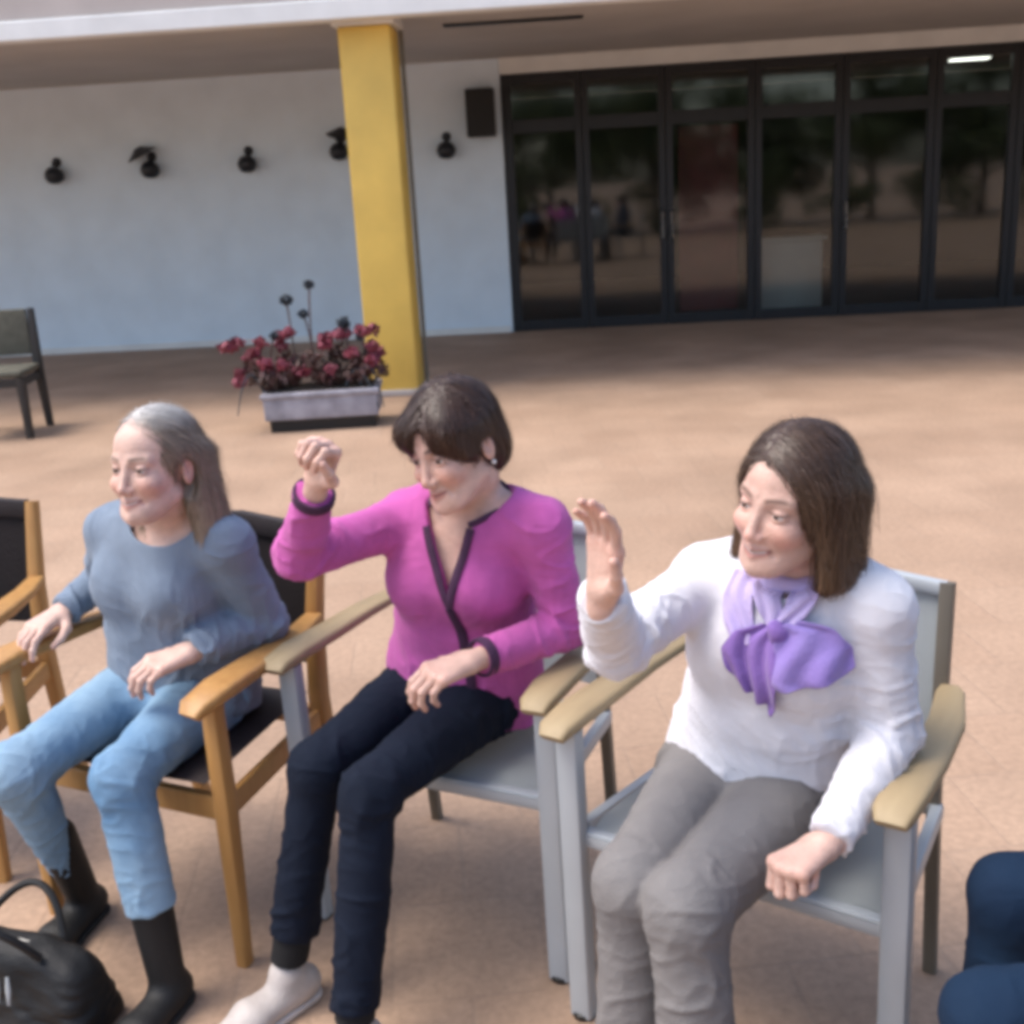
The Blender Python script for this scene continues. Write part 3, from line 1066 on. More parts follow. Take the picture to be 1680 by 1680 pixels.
def make_person(label, J, face, skin, top, trousers, shoes, hands, yaw, pitch, roll, size=1.0, res=1.0):
    p = Person()
    J = {k: A(v) for k, v in J.items()}
    left = unit(J['shL'] - J['shR'])
    pel = (J['hipL'] + J['hipR']) / 2
    neck = J['neck']
    up = unit(neck - pel)
    back = unit(np.cross(up, left))
    fwd = -back
    upo = unit(up - left * (up @ left))
    lat_h = unit(J['hipL'] - J['hipR'])
    base = A(pel[0], pel[1], 0)
    root = empty('person', tuple(base))
    tag(root, label, 'person', 'seated people of the circle')
    p.root, p.base = root, base
    HF = head_frame(yaw, pitch, roll)
    hc = J['headtop'] - HF[:, 2] * .124 * size
    p.HF, p.hc = HF, hc
    toL = lambda P: ((P - hc) @ HF) / size
    p.toL = toL
    waist = pel + (neck - pel) * .36 + fwd * top.get('belly', .0)
    chest = pel + (neck - pel) * .70
    shm = (J['shL'] + J['shR']) / 2
    neckhead = hc + HF @ A(0, .022, -.075) * size
    nb = neck + back * .012

    def torso(P, o=0.0, bust=True):
        d = econe(P, pel + A(0, 0, .0), waist, left, .158 + o, .118 + o, .136 + o + top.get('wide', 0), .104 + o + top.get('wide', 0))
        d = smin(d, econe(P, waist, chest, left, .136 + o + top.get('wide', 0), .104 + o + top.get('wide', 0), .138 + o, .105 + o), .04)
        d = smin(d, econe(P, chest, shm - up * .02, left, .138 + o, .100 + o, .135 + o, .062 + o), .05)
        for s in ('shL', 'shR'):
            d = smin(d, cone(P, neck - up * .014 + back * .01, J[s] - up * .006, .046 + o, .042 + o), .035)
        if bust:
            for s in (-1, 1):
                d = smin(d, ell(P, chest - up * .035 + left * s * .066 + fwd * .070, (.062 + o, .062 + o, .060 + o)), .045)
        return d

    def neck_sdf(P):
        return cone(P, nb - up * .05, neckhead, .056, .050 * size)

    # ---- bare body: head, neck, upper chest (fine) and the trunk and limbs inside the clothes (coarse)
    def upper(P):
        L = toL(P)
        d = head_sdf(L, face) * size
        d = smin(d, neck_sdf(P), .018)
        return smin(d, torso(P, -.006), .03)
    lo = np.minimum(hc - .15, neck - A(.17, .17, .17))
    hi = np.maximum(hc + .15, neck + A(.17, .17, .02))
    cut = neck - up * .16

    def upper_cut(P):
        d = upper(P)
        r = np.linalg.norm(P - (neck - up * .02), axis=1) - .185
        inh = np.linalg.norm(P - hc, axis=1) - .16
        return np.maximum(d, np.minimum(r, inh))
    v, q = mesh_sdf(upper_cut, lo, hi, .0019 * res)
    bodyV, bodyQ = [v], [q]
    cols = [skin_colors(v, toL(v), skin, face)]

    def inner(P):
        d = torso(P, -.012)
        d = smin(d, cone(P, J['shL'], J['elL'], .034, .028), .02)
        d = smin(d, cone(P, J['elL'], J['wrL'], .028, .022), .01)
        d = smin(d, cone(P, J['shR'], J['elR'], .034, .028), .02)
        d = smin(d, cone(P, J['elR'], J['wrR'], .028, .022), .01)
        for s in 'LR':
            d = smin(d, cone(P, J['hip' + s], J['kn' + s], .058, .034), .03)
            d = smin(d, cone(P, J['kn' + s], J['an' + s], .034, .024), .01)
        return d
    allj = np.array([J[k] for k in J])
    v, q = mesh_sdf(inner, allj.min(0) - .17, allj.max(0) + .17, .014)
    bodyV.append(v)
    bodyQ.append(q)
    cols.append(np.tile(A(skin), (len(v), 1)))
    for s, hs in hands.items():
        W = J['wr' + s]
        fn = hand_sdf(W, hs['D'], hs['N'], hs['T'], hs['curl'], hs.get('thumb', .5), hs.get('spread', .1), hs.get('size', .95))
        pts = np.array(fn.tips + fn.knuckles + [W])
        v, q = mesh_sdf(fn, pts.min(0) - .045, pts.max(0) + .045, .0018)
        c = np.tile(A(skin), (len(v), 1)) * (1 + .06 * vnoise(v, 50, 8))[:, None]
        for tp in fn.tips + fn.knuckles:
            w = .4 * np.exp(-(np.linalg.norm(v - tp, axis=1) / .012) ** 2)[:, None]
            c = c * (1 - w) + A(skin) * A(1.0, .68, .62) * w
        bodyV.append(v)
        bodyQ.append(q)
        cols.append(c)
    off = 0
    qq = []
    for v, q in zip(bodyV, bodyQ):
        qq.append(q + off)
        off += len(v)
    body = link_mesh('body', np.concatenate(bodyV) - base, np.concatenate(qq), M_SKIN, root, True, np.concatenate(cols))

    # ---- eyes
    for sx in (-1, 1):
        bmx = bmesh.new()
        bmesh.ops.create_uvsphere(bmx, u_segments=24, v_segments=16, radius=.0124 * size)
        ev = np.array([tuple(x.co) for x in bmx.verts])
        ef = [[x.index for x in f.verts] for f in bmx.faces]
        bmx.free()
        gaze = unit(A(face.get('gaze', 0) * .35, -1, -.12))
        ang = np.degrees(np.arccos(np.clip((ev / np.linalg.norm(ev, axis=1)[:, None]) @ gaze, -1, 1)))
        ec = np.where((ang < 13)[:, None], A(.01, .01, .01), np.where((ang < 29)[:, None], A(face.get('iris', (.06, .035, .02))), A(.62, .58, .55)))
        loc = hc + HF @ A(sx * .0310, -.0700, -.0005) * size - base
        link_mesh('eye', ev @ HF.T + loc, ef, M_EYE, root, True, ec)

    # ---- top garment
    o = top['o']
    cuffs = top.get('cuff', {})

    def garment(P, plain=False):
        d = torso(P, o)
        low = pel - up * top.get('hem', .05)
        d = smin(d, econe(P, pel + up * .05, low, left, .168 + o, .128 + o, .172 + o, .128 + o), .03)
        for s in 'LR':
            sl = cone(P, J['sh' + s] - up * .020, J['el' + s], .044 + o * .6, .037 + o)
            a, b = J['el' + s], J['wr' + s]
            sl2 = cone(P, a, b, .036 + o, top.get('wrist', .034) + o * .5)
            ax = unit(b - a)
            sl2 = smax(sl2, (P - (a + (b - a) * cuffs.get(s, .97))) @ ax, .006)
            sl = smin(sl, sl2, .012)
            d = smin(d, sl, .032)
        # lower hem, dropping a little towards the lap
        hem_pt = pel - up * top.get('hem', .05)
        d = smax(d, -((P - hem_pt) @ unit(up - fwd * top.get('hemtilt', .35))), .008)
        # keep off the seat
        # neck opening
        nh = cone(P, neck - up * .055 + fwd * .01, neckhead + (neckhead - neck) * .6, .064 + top.get('neck', 0), .075 + top.get('neck', 0))
        d = smax(d, -nh, .006)
        if 'vneck' in top and not plain:
            dep = top['vneck']
            q = P - (neck + fwd * .05)
            z = q @ upo
            x = np.abs(q @ left)
            wv = (z + dep) * .34
            vv = np.maximum(x - wv * .94, -(q @ fwd))
            vv = np.maximum(vv, z - .06)
            d = smax(d, -vv, .004)
        return d
    p.garment = garment
    p.plain = lambda P: garment(P, True)
    lo = np.minimum.reduce([J['elL'], J['elR'], J['wrL'], J['wrR'], J['hipL'], J['hipR'], J['shL'], J['shR'], J['neck']]) - A(.19, .19, .16)
    hi = np.maximum.reduce([J['elL'], J['elR'], J['wrL'], J['wrR'], J['hipL'], J['hipR'], J['shL'], J['shR'], J['neck']]) + .17
    v, q = mesh_sdf(garment, lo, hi, .0042)
    nn = smooth_field(v, q, vnormals(v, q), 2)
    bones = [(pel, chest, 2.2, .9, .1, 1.0), (chest, neck, 1.4, .1, .1, .5)]
    for s in 'LR':
        bones += [(J['sh' + s], J['el' + s], 2.4, .05, 1.0, 1.0), (J['el' + s], J['wr' + s], 2.6, 1.1, .6, 1.0)]
    v = fold_disp(v, nn, bones, top.get('fold', .0045), top.get('seed', 1))
    gname = top.get('name', 'sweater')
    tg = link_mesh(gname, v - base, q, top['mat'], root, True)
    p.top = tg

    # ---- trousers
    to = trousers.get('o', .0)

    def pants(P):
        d = ell(P, pel + A(0, 0, -.005), (.165 + to, .15 + to, .105 + to), np.stack([lat_h, unit(np.cross(A(0, 0, 1), lat_h)), A(0, 0, 1)], 1))
        d2 = None
        for s in 'LR':
            h, k, a = J['hip' + s], J['kn' + s], J['an' + s]
            t = cone(P, h, k + unit(k - h) * .004, .082 + to, .049 + to)
            sh = cone(P, k, a, .049 + to, .041 + to * 1.5)
            cut_at = a + unit(k - a) * trousers.get('cuff' + s, .02)
            sh = smax(sh, (P - cut_at) @ unit(a - k), .006)
            x = smin(t, sh, .03)
            d2 = x if d2 is None else smin(d2, x, .008)
        d = smin(d, d2, .03)
        seat = trousers.get('seat', .445)
        return smax(d, np.where(np.linalg.norm((P - pel)[:, :2], axis=1) < .33, seat - P[:, 2], -1.0), .01)
    lo = np.minimum.reduce([J[k + s] for k in ('hip', 'kn', 'an') for s in 'LR']) - .13
    hi = np.maximum.reduce([J[k + s] for k in ('hip', 'kn', 'an') for s in 'LR']) + A(.17, .17, .14)
    v, q = mesh_sdf(pants, lo, hi, .0048)
    nn = smooth_field(v, q, vnormals(v, q), 2)
    bones = []
    for s in 'LR':
        bones += [(J['hip' + s], J['kn' + s], 2.2, 1.2, .5, 1.0), (J['kn' + s], J['an' + s], 2.0, .7, .9, 1.0)]
    v = fold_disp(v, nn, bones, trousers.get('fold', .0045), 31 + top.get('seed', 1))
    link_mesh('trousers', v - base, q, trousers['mat'], root, True)

    # ---- shoes
    for s in 'LR':
        a = J['an' + s]
        td = unit(A(shoes['dir' + s]))
        tilt = shoes.get('tilt' + s, 0.0)
        fd = unit(td * math.cos(tilt) + A(0, 0, -math.sin(tilt)))
        fu = unit(A(0, 0, 1) - fd * fd[2])
        fl = np.cross(fu, fd)
        hh = shoes.get('lift' + s, a[2])                 # ankle above the sole
        sole0 = a - fu * hh

        def shoe(P, thick=0.0):
            heel = sole0 + fu * .036 - fd * .028
            ball = sole0 + fu * .030 + fd * .105
            toe = sole0 + fu * .024 + fd * .158
            d = econe(P, heel, ball, fl, .033, .036, .043, .032)
            d = smin(d, econe(P, ball, toe, fl, .043, .030, .032, .022), .015)
            d = smin(d, cone(P, sole0 + fu * .05 - fd * .006, a + unit(J['kn' + s] - a) * shoes.get('shaft', .02), .036, shoes.get('shaft_r', .038)), .025)
            return smax(d, -((P - sole0) @ fu - .012), .004)
        lo, hi = a - A(.24, .24, .20), a + A(.24, .24, .06 + shoes.get('shaft', .02))
        v, q = mesh_sdf(shoe, lo, hi, .0045)
        shoe_o = link_mesh('shoe', v - base, q, shoes['mat'], root, True)

        def sole(P):
            d = econe(P, sole0 + fu * .01 - fd * .03, sole0 + fu * .01 + fd * .10, fl, .036, .03, .046, .03)
            d = smin(d, econe(P, sole0 + fu * .01 + fd * .10, sole0 + fu * .01 + fd * .160, fl, .046, .03, .035, .03), .02)
            hz = (P - sole0) @ fu
            return smax(smax(d, hz - .016, .003), -hz, .003)
        v, q = mesh_sdf(sole, lo, hi, .0042)
        link_mesh('sole', v - base, q, shoes['sole'], shoe_o, True)
        if 'sock' in shoes:
            MB().sweep([tuple(sole0 + fu * .045 - base), tuple(a - base), tuple(a + unit(J['kn' + s] - a) * .09 - base)], [.037, .0385, .040], 16).build('sock', shoes['sock'], root, True)
    return p


# ---- hair: a soft volume with thousands of strands combed over it
def make_hair(p, vol, flow, color, n_strands, length, seed, width=.0010, lift=.007):
    toW = lambda L: p.hc + L @ p.HF.T - p.base
    v, q = mesh_sdf(vol, A(-.15, -.16, -.30), A(.15, .17, .16), .0032)
    nn = vnormals(v, q)
    vd = v + nn * (.0018 * np.sin(vnoise(v * A(1, 1, .25), 130, seed) * 5))[:, None]
    cc = color(v, np.full(len(v), .35))
    hair = link_mesh('hair', toW(vd), q, M_HAIRM, p.root, True, cc)
    r = np.random.default_rng(seed)
    a = np.linalg.norm(np.cross(v[q[:, 2]] - v[q[:, 0]], v[q[:, 3]] - v[q[:, 1]]), axis=1)
    k = r.choice(len(q), n_strands, p=a / a.sum())
    w = r.dirichlet((1, 1, 1, 1), n_strands)
    P = (v[q[k]] * w[:, :, None]).sum(1)
    seg = 9
    ln = length * r.uniform(.5, 1.25, n_strands)
    off = r.uniform(-.0005, lift, n_strands) * r.uniform(.3, 1, n_strands)
    fly = r.uniform(size=n_strands) < .07
    off[fly] += r.uniform(.002, .009, fly.sum())
    pts = [P]
    down = p.HF.T @ A(0, 0, -1)
    jit = r.normal(size=(n_strands, 3)) * .16
    nrm = []
    for s in range(seg):
        g = grad(vol, P)
        nrm.append(g)
        d = flow(P) + jit + down * .15 + .35 * np.stack([vnoise(P, 38, seed + 1), vnoise(P, 38, seed + 2), vnoise(P, 38, seed + 3)], 1)
        d = d - g * (d * g).sum(1)[:, None]
        d /= np.linalg.norm(d, axis=1)[:, None] + 1e-6
        P2 = P + d * (ln / seg)[:, None]
        pull = np.clip(vol(P2) - off, -.01, .0045)
        P2 = P2 - grad(vol, P2) * pull[:, None]
        P = P2
        pts.append(P)
    nrm.append(nrm[-1])
    pts = np.stack(pts, 1)
    nrm = np.stack(nrm, 1)
    tan = np.gradient(pts, axis=1)
    side = np.cross(tan, nrm)
    side /= np.linalg.norm(side, axis=2)[:, :, None] + 1e-9
    wprof = (np.sin(np.linspace(.25, math.pi * .97, seg + 1)) ** .5) * width
    ww = wprof[None, :, None] * r.uniform(.6, 1.3, n_strands)[:, None, None]
    lft = pts + side * ww * .5
    rgt = pts - side * ww * .5
    V = np.stack([lft, rgt], 2).reshape(-1, 3)
    nseg = seg + 1
    base_i = (np.arange(n_strands) * nseg * 2)[:, None, None]
    si = (np.arange(seg) * 2)[None, :, None]
    F = (base_i + si + np.array([0, 1, 3, 2])[None, None, :]).reshape(-1, 4)
    rnd = np.repeat(r.uniform(0, 1, n_strands), nseg * 2)
    link_mesh('hair_strands', toW(V), F, M_HAIRM, hair, True, color(V, rnd))
    return hair


M_SKIN = mat('skin', (1, 1, 1), 0.48, 0.13, 34, 0.22, 180, attr=True, sss=0.10, spec=0.45, detail=8)
M_HAIRM = mat('hair', (1, 1, 1), 0.42, attr=True, spec=0.45)
M_SW_BLUE = knit('grey blue knit', (0.185, 0.235, 0.305), 0.12, 140)
M_SW_MAG = knit('magenta wool', (0.47, 0.10, 0.33), 0.14, 160, 0.3)
M_SW_WHITE = knit('white knit', (0.74, 0.73, 0.77), 0.05, 120, 0.45)
M_NAVYTOP = knit('navy knit', (0.03, 0.045, 0.09), 0.15, 150)
M_TRIM = mat('dark plum trim', (0.045, 0.012, 0.045), 0.8, 0.2, 40, 0.2, 200)
M_SCARF = mat('lilac scarf', (0.30, 0.23, 0.55), 0.85, 0.6, 9, 0.25, 160, sheen=0.2, col2=(0.17, 0.09, 0.36))
M_SCARFD = mat('purple scarf end', (0.24, 0.14, 0.43), 0.85, 0.6, 9, 0.25, 160, sheen=0.2, col2=(0.12, 0.05, 0.26))
M_SCARFP = mat('pale lilac scarf', (0.50, 0.42, 0.66), 0.85, 0.5, 9, 0.25, 160, sheen=0.2, col2=(0.36, 0.27, 0.58))
M_JEANS = mat('light blue denim', (0.11, 0.22, 0.36), 0.85, 0.8, 5, 0.35, 380, spec=0.2, col2=(0.33, 0.46, 0.56))
M_NAVY = mat('dark navy denim', (0.0045, 0.008, 0.018), 0.85, 0.35, 7, 0.3, 380, spec=0.2, col2=(0.009, 0.015, 0.031))
M_NAVYB = mat('navy blue denim', (0.007, 0.022, 0.05), 0.85, 0.4, 7, 0.3, 380, spec=0.2, col2=(0.006, 0.013, 0.034))
M_GREY = mat('grey wool trousers', (0.175, 0.165, 0.162), 0.9, 0.4, 14, 0.35, 300, spec=0.2, col2=(0.25, 0.235, 0.225))
M_LEATHER = mat('black leather', (0.003, 0.003, 0.0035), 0.66, 0.2, 20, 0.2, 140)
M_PALE_SHOE = mat('pale grey leather', (.46, .41, .38), .6, .15, 20, .2, 140)
M_SOCK = mat('black sock', (.004, .004, .005), .9, .2, 40, .3, 260)
M_SOLEB = mat('black rubber sole', (0.015, 0.015, 0.015), 0.8, 0.1, 20)
M_SOLEW = mat('pale rubber sole', (0.55, 0.50, 0.47), 0.7, 0.1, 20)


def P3(xy, z):
    return (xy[0], xy[1], z)


def hips(ch, backoff, z=.535, hw=.085):
    mid, n = A(ch[0]), A(ch[1])
    e = A(n[1], -n[0])
    pel = mid + n * backoff
    return P3(pel - hw * e, z), P3(pel + hw * e, z), n, e


# ---------- the woman in white with the lilac scarf
hR, hL, n, e = hips(CH3, .21)
s0 = A(.462, 1.765)
p3 = make_person('woman in white sweater and lilac scarf, open hand raised, other fist on her knee',
    dict(hipR=hR, hipL=hL, knR=(.160, 1.585, .515), knL=(.232, 1.50, .525), anR=(.150, 1.57, .10), anL=(.245, 1.435, .10),
         shR=P3(s0 - .158 * e, .938), shL=P3(s0 + .138 * e, .928), neck=P3(s0 + .012 * n, .995), headtop=(.452, 1.705, 1.222),
         elR=(.150, 1.665, .895), wrR=(.116, 1.450, 1.058), elL=(.600, 1.685, .70), wrL=(.448, 1.512, .612)),
    dict(smile=1.25, open=1.0, brow=(.08, .045, .03)), (.60, .39, .315),
    dict(mat=M_SW_WHITE, o=.012, hem=.055, hemtilt=.25, fold=.0105, seed=3, belly=.012, wide=.0, neck=.004, wrist=.030),
    dict(mat=M_GREY, o=.012, fold=.0085),
    dict(mat=M_LEATHER, sole=M_SOLEB, dirL=(-.5, -.86, 0), dirR=(-.62, -.78, 0)),
    dict(R=dict(D=(.06, -.22, .95), N=(-.86, -.50, -.1), T=(.50, -.86, 0), curl=(.22, .32, .25), thumb=.25, spread=.07, size=.9),
         L=dict(D=(-.84, -.50, -.12), N=(.35, .15, -.9), T=P3(-e, .6), curl=(1.35, 1.5, .9), thumb=.95, spread=.0)),
    math.radians(-142), math.radians(1), math.radians(-8))


def vol3(L):
    S = L.copy()
    S[:, 0] = np.abs(S[:, 0])
    d = ell(L, (0, .016, .030), (.083, .101, .095))
    d = smin(d, econe(S, (.068, .022, .02), (.085, .020, -.118), (0, 1, 0), .040, .020, .042, .021), .03)
    d = smin(d, econe(L, (0, .070, .01), (0, .070, -.125), (1, 0, 0), .075, .036, .078, .034), .03)
    d = smax(d, -ell(S, (0, -.105, -.040), (.0745, .096, .118)), .010)
    d = smax(d, -ell(L, (0, -.005, -.125), (.066, .062, .10)), .01)
    return smax(d, -(L[:, 2] + .132 - .1 * (L[:, 1] - .02)), .02)


def flow3(L):
    f = np.zeros_like(L)
    f[:, 0] = np.sign(L[:, 0] + .018) * np.clip((L[:, 2] - .0) / .06, 0, 1.2)
    f[:, 1] = .35 * np.clip((L[:, 2] - .02) / .08, 0, 1)
    f[:, 2] = -1.0
    return f


def colour_fn(root, tip, grey=None, crown_hl_z=(.06, .11)):
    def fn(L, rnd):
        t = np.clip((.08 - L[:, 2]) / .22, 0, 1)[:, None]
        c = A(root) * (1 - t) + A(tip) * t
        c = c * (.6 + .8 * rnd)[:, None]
        if grey is not None:  # crown highlight painted into the strand colour, over a little real grey
            w = np.clip((L[:, 2] - crown_hl_z[0]) / (crown_hl_z[1] - crown_hl_z[0]), 0, 1)[:, None] * .85 + .12
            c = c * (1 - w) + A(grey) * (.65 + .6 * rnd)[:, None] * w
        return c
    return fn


make_hair(p3, vol3, flow3, colour_fn((.070, .040, .026), (.155, .086, .045)), 13000, .085, 5)


def torso_pts(p, J, rows):
    """rows of (left, up) offsets from the neck, laid on the garment"""
    out = []
    for r in rows:
        out.append(r)
    return out


def drape(fn, P, d, reach=.4):
    """slide points along d until they touch the surface"""
    P = P.copy()
    go = np.zeros(len(P))
    for _ in range(40):
        s_ = fn(P)
        st = np.where(go < reach, s_ * .8, 0)
        P = P + d * st[:, None]
        go += st
    return P


def ribbon(p, name, neck, left, up, fwd, path, material, off=.008, pleat=.004, nw=14, waves=3.0, seed=0, start=.17, parent=None):
    """cloth panel lying on the garment; path: (left, up, width, slant) down its length"""
    path = np.array(path, float)
    m = 26
    t = np.linspace(0, len(path) - 1, m)
    pp = np.stack([np.interp(t, np.arange(len(path)), path[:, k]) for k in range(path.shape[1])], 1)
    g = np.linspace(-.5, .5, nw)
    pts = []
    for r in pp:
        for u in g:
            pts.append(neck + left * (r[0] + u * r[2]) + up * (r[1] + u * r[3]) + fwd * start)
    pts = drape(p.plain, np.array(pts), -fwd)
    uu = np.tile(g, m)
    tt = np.repeat(np.linspace(0, 1, m), nw)
    gr = grad(p.plain, pts, .004)
    wav = np.sin(uu * waves * 2 * math.pi + 2.2 * np.sin(tt * 5 + seed) + seed) * pleat * (.5 + .8 * tt)
    pts = pts + gr * (off + wav + .003 * vnoise(pts, 30, seed))[:, None]
    f = [(i * nw + j, i * nw + j + 1, (i + 1) * nw + j + 1, (i + 1) * nw + j) for i in range(m - 1) for j in range(nw - 1)]
    o = link_mesh(name, pts - p.base, f, material, parent or p.root, True)
    md = o.modifiers.new('thickness', 'SOLIDIFY')
    md.thickness = .004
    md.offset = 0
    sb = o.modifiers.new('smooth', 'SUBSURF')
    sb.levels = sb.render_levels = 1
    return o


def torso_frame(J_neck, shR, shL, hR, hL):
    left = unit(A(shL) - A(shR))
    pel = (A(hR) + A(hL)) / 2
    up = unit(A(J_neck) - pel)
    up = unit(up - left * (up @ left))
    return left, up, -unit(np.cross(up, left))


nk3 = A(*P3(s0 + .012 * n, .995))
l3, u3, f3 = torso_frame(nk3, P3(s0 - .16 * e, .948), P3(s0 + .16 * e, .948), hR, hL)
scarf_loop = []
for i in range(28):
    a = 2 * math.pi * i / 28
    r = .073 + .004 * math.sin(3 * a + 1)
    scarf_loop.append(tuple(nk3 + l3 * math.cos(a) * r * 1.02 + f3 * (math.sin(a) * r * .95 + .004) + u3 * (-.004 - .030 * math.sin(a) + .004 * math.sin(5 * a)) - p3.base))
scarf = MB().sweep(scarf_loop, [.015 + .003 * math.sin(i * 1.7) + .002 * math.sin(i * 3.1) for i in range(28)], 14, closed=True).build('scarf', M_SCARFP, p3.root, True)
ribbon(p3, 'scarf_fold', nk3, l3, u3, f3, [(-.060, -.015, .045, .0), (-.068, -.05, .055, .01), (-.062, -.09, .05, .01), (-.05, -.12, .04, 0)], M_SCARFP, .007, .004, 12, 2.0, 7, parent=scarf)
ribbon(p3, 'scarf_fold', nk3, l3, u3, f3, [(-.034, -.01, .045, .0), (-.018, -.045, .042, .0), (.004, -.085, .035, 0)], M_SCARFP, .011, .004, 12, 1.6, 2, parent=scarf)
ribbon(p3, 'scarf_fold', nk3, l3, u3, f3, [(.050, -.01, .045, .0), (.036, -.045, .042, .0), (.014, -.085, .035, 0)], M_SCARFP, .013, .004, 12, 1.6, 3, parent=scarf)
ribbon(p3, 'scarf_end', nk3, l3, u3, f3, [(.000, -.085, .04, -.01), (-.022, -.115, .085, -.03), (-.036, -.150, .105, -.045), (-.034, -.185, .085, -.055), (-.026, -.205, .05, -.05)], M_SCARFD, .012, .007, 16, 2.6, 1, parent=scarf)
ribbon(p3, 'scarf_end', nk3, l3, u3, f3, [(.016, -.078, .045, .015), (.048, -.090, .085, .02), (.062, -.118, .110, .022), (.062, -.150, .105, .02), (.056, -.165, .085, .02)], M_SCARF, .019, .006, 16, 2.0, 4, parent=scarf)
kc = drape(p3.plain, np.array([nk3 + l3 * .008 + u3 * -.086 + f3 * .2]), -f3)[0] + f3 * .014 - p3.base
kv, kq = mesh_sdf(lambda P: ell(P, kc, (.020, .017, .022)), kc - .04, kc + .04, .004)
kv = kv + .004 * np.stack([vnoise(kv, 45, 1), vnoise(kv, 45, 2), vnoise(kv, 45, 3)], 1)
link_mesh('scarf_knot', kv, kq, M_SCARFD, scarf, True)

# ---------- the woman in the magenta cardigan
hR, hL, n, e = hips(CH2, .25)
s0 = A(-.082, 2.205)
p2 = make_person('woman in magenta cardigan with dark trim, right fist raised, short dark hair',
    dict(hipR=hR, hipL=hL, knR=(-.415, 2.045, .505), knL=(-.300, 1.930, .507), anR=(-.505, 1.985, .11), anL=(-.352, 1.81, .10),
         shR=P3(s0 - .152 * e, .955), shL=P3(s0 + .155 * e, .962), neck=P3(s0 + .010 * n - .018 * e, 1.005), headtop=(-.137, 2.150, 1.240),
         elR=(-.418, 2.110, .930), wrR=(-.350, 2.005, 1.098), elL=(.098, 2.165, .725), wrL=(-.092, 2.012, .728)),
    dict(smile=.7, brow=(.035, .02, .016), gaze=.4), (.585, .375, .30),
    dict(mat=M_SW_MAG, o=.011, hem=.045, hemtilt=.3, fold=.0105, seed=8, vneck=.185, neck=.006, wrist=.028, name='cardigan', cuff=dict(L=.92, R=.86)),
    dict(mat=M_NAVY, o=.004, fold=.0085, cuffR=.05),
    dict(mat=M_PALE_SHOE, sole=M_SOLEW, sock=M_SOCK, shaft=-.035, dirL=(-.45, -.9, 0), dirR=(-.70, -.70, 0)),
    dict(R=dict(D=(.28, -.35, .85), N=(-.50, -.80, -.1), T=P3(e, 0), curl=(1.15, 1.3, .8), thumb=.8, spread=.03),
         L=dict(D=(-.86, -.50, -.06), N=(.1, .35, -1), T=P3(n, .1), curl=(.65, .75, .5), thumb=.6, spread=.0)),
    math.radians(-132), math.radians(13), math.radians(9))


def vol2(L):
    S = L.copy()
    S[:, 0] = np.abs(S[:, 0])
    d = ell(L, (0, .014, .034), (.085, .102, .094))
    d = smin(d, ell(L, (0, .062, -.030), (.068, .050, .060)), .03)
    d = smin(d, econe(S, (.070, -.022, .04), (.072, -.026, -.006), (0, 1, 0), .030, .014, .018, .010), .02)
    d = smin(d, ell(L, (-.030, -.058, .050), (.044, .034, .036)), .02)                # side-swept fringe
    d = smin(d, ell(L, (.040, -.046, .048), (.040, .036, .038)), .02)
    d = smax(d, -ell(S, (0, -.105, -.050), (.0690, .088, .080)), .008)
    d = smax(d, -ell(L, (.006, -.100, .006), (.026, .060, .058)), .010)
    d = smax(d, -ell(S, (.085, .008, -.034), (.026, .030, .040)), .01)                 # ears free
    d = smax(d, -ell(L, (0, -.02, -.105), (.070, .070, .085)), .01)
    return smax(d, -(L[:, 2] + .085), .015)


def flow2(L):
    f = np.zeros_like(L)
    top = np.clip((L[:, 2] - .02) / .07, 0, 1.2)
    fr = np.clip((-L[:, 1] + .01) / .06, 0, 1)
    f[:, 0] = np.sign(L[:, 0] - .022) * top * (1 - .3 * fr)
    f[:, 1] = top * (.7 - 1.9 * fr)
    f[:, 2] = -.8
    return f


make_hair(p2, vol2, flow2, colour_fn((.052, .026, .017), (.078, .036, .022)), 12000, .055, 9)
nk2 = A(*P3(s0 + .010 * n - .018 * e, 1.005))
l2, u2, f2 = torso_frame(nk2, P3(s0 - .152 * e, .955), P3(s0 + .155 * e, .962), hR, hL)


def trim(p, name, pts, flat, nk, l, u, f, off=.003, start=.22, material=None, ray=True):
    P = np.array([nk + l * a + u * b + f * (start if len(c) == 0 else c[0]) for a, b, *c in pts])
    P = drape(p.plain, P, -f) if ray else onto(p.plain, P, 0, 10)
    g = grad(p.plain, P, .004)
    P = P + g * off
    mb = MB()
    rings = []
    for i in range(len(P)):
        t = unit(P[min(i + 1, len(P) - 1)] - P[max(i - 1, 0)])
        sd = unit(np.cross(t, g[i]))
        ring = []
        for k in range(10):
            a = 2 * math.pi * (k + .5) / 10
            ring.append(mb.bm.verts.new(Vector(P[i] + sd * math.cos(a) * flat[0] + g[i] * math.sin(a) * flat[1] - p.base)))
        rings.append(ring)
    for i in range(len(rings) - 1):
        for k in range(10):
            mb.bm.faces.new((rings[i][k], rings[i][(k + 1) % 10], rings[i + 1][(k + 1) % 10], rings[i + 1][k]))
    mb.bm.faces.new(rings[0][::-1])
    mb.bm.faces.new(rings[-1])
    return mb.build(name, material or M_TRIM, p.top, True)


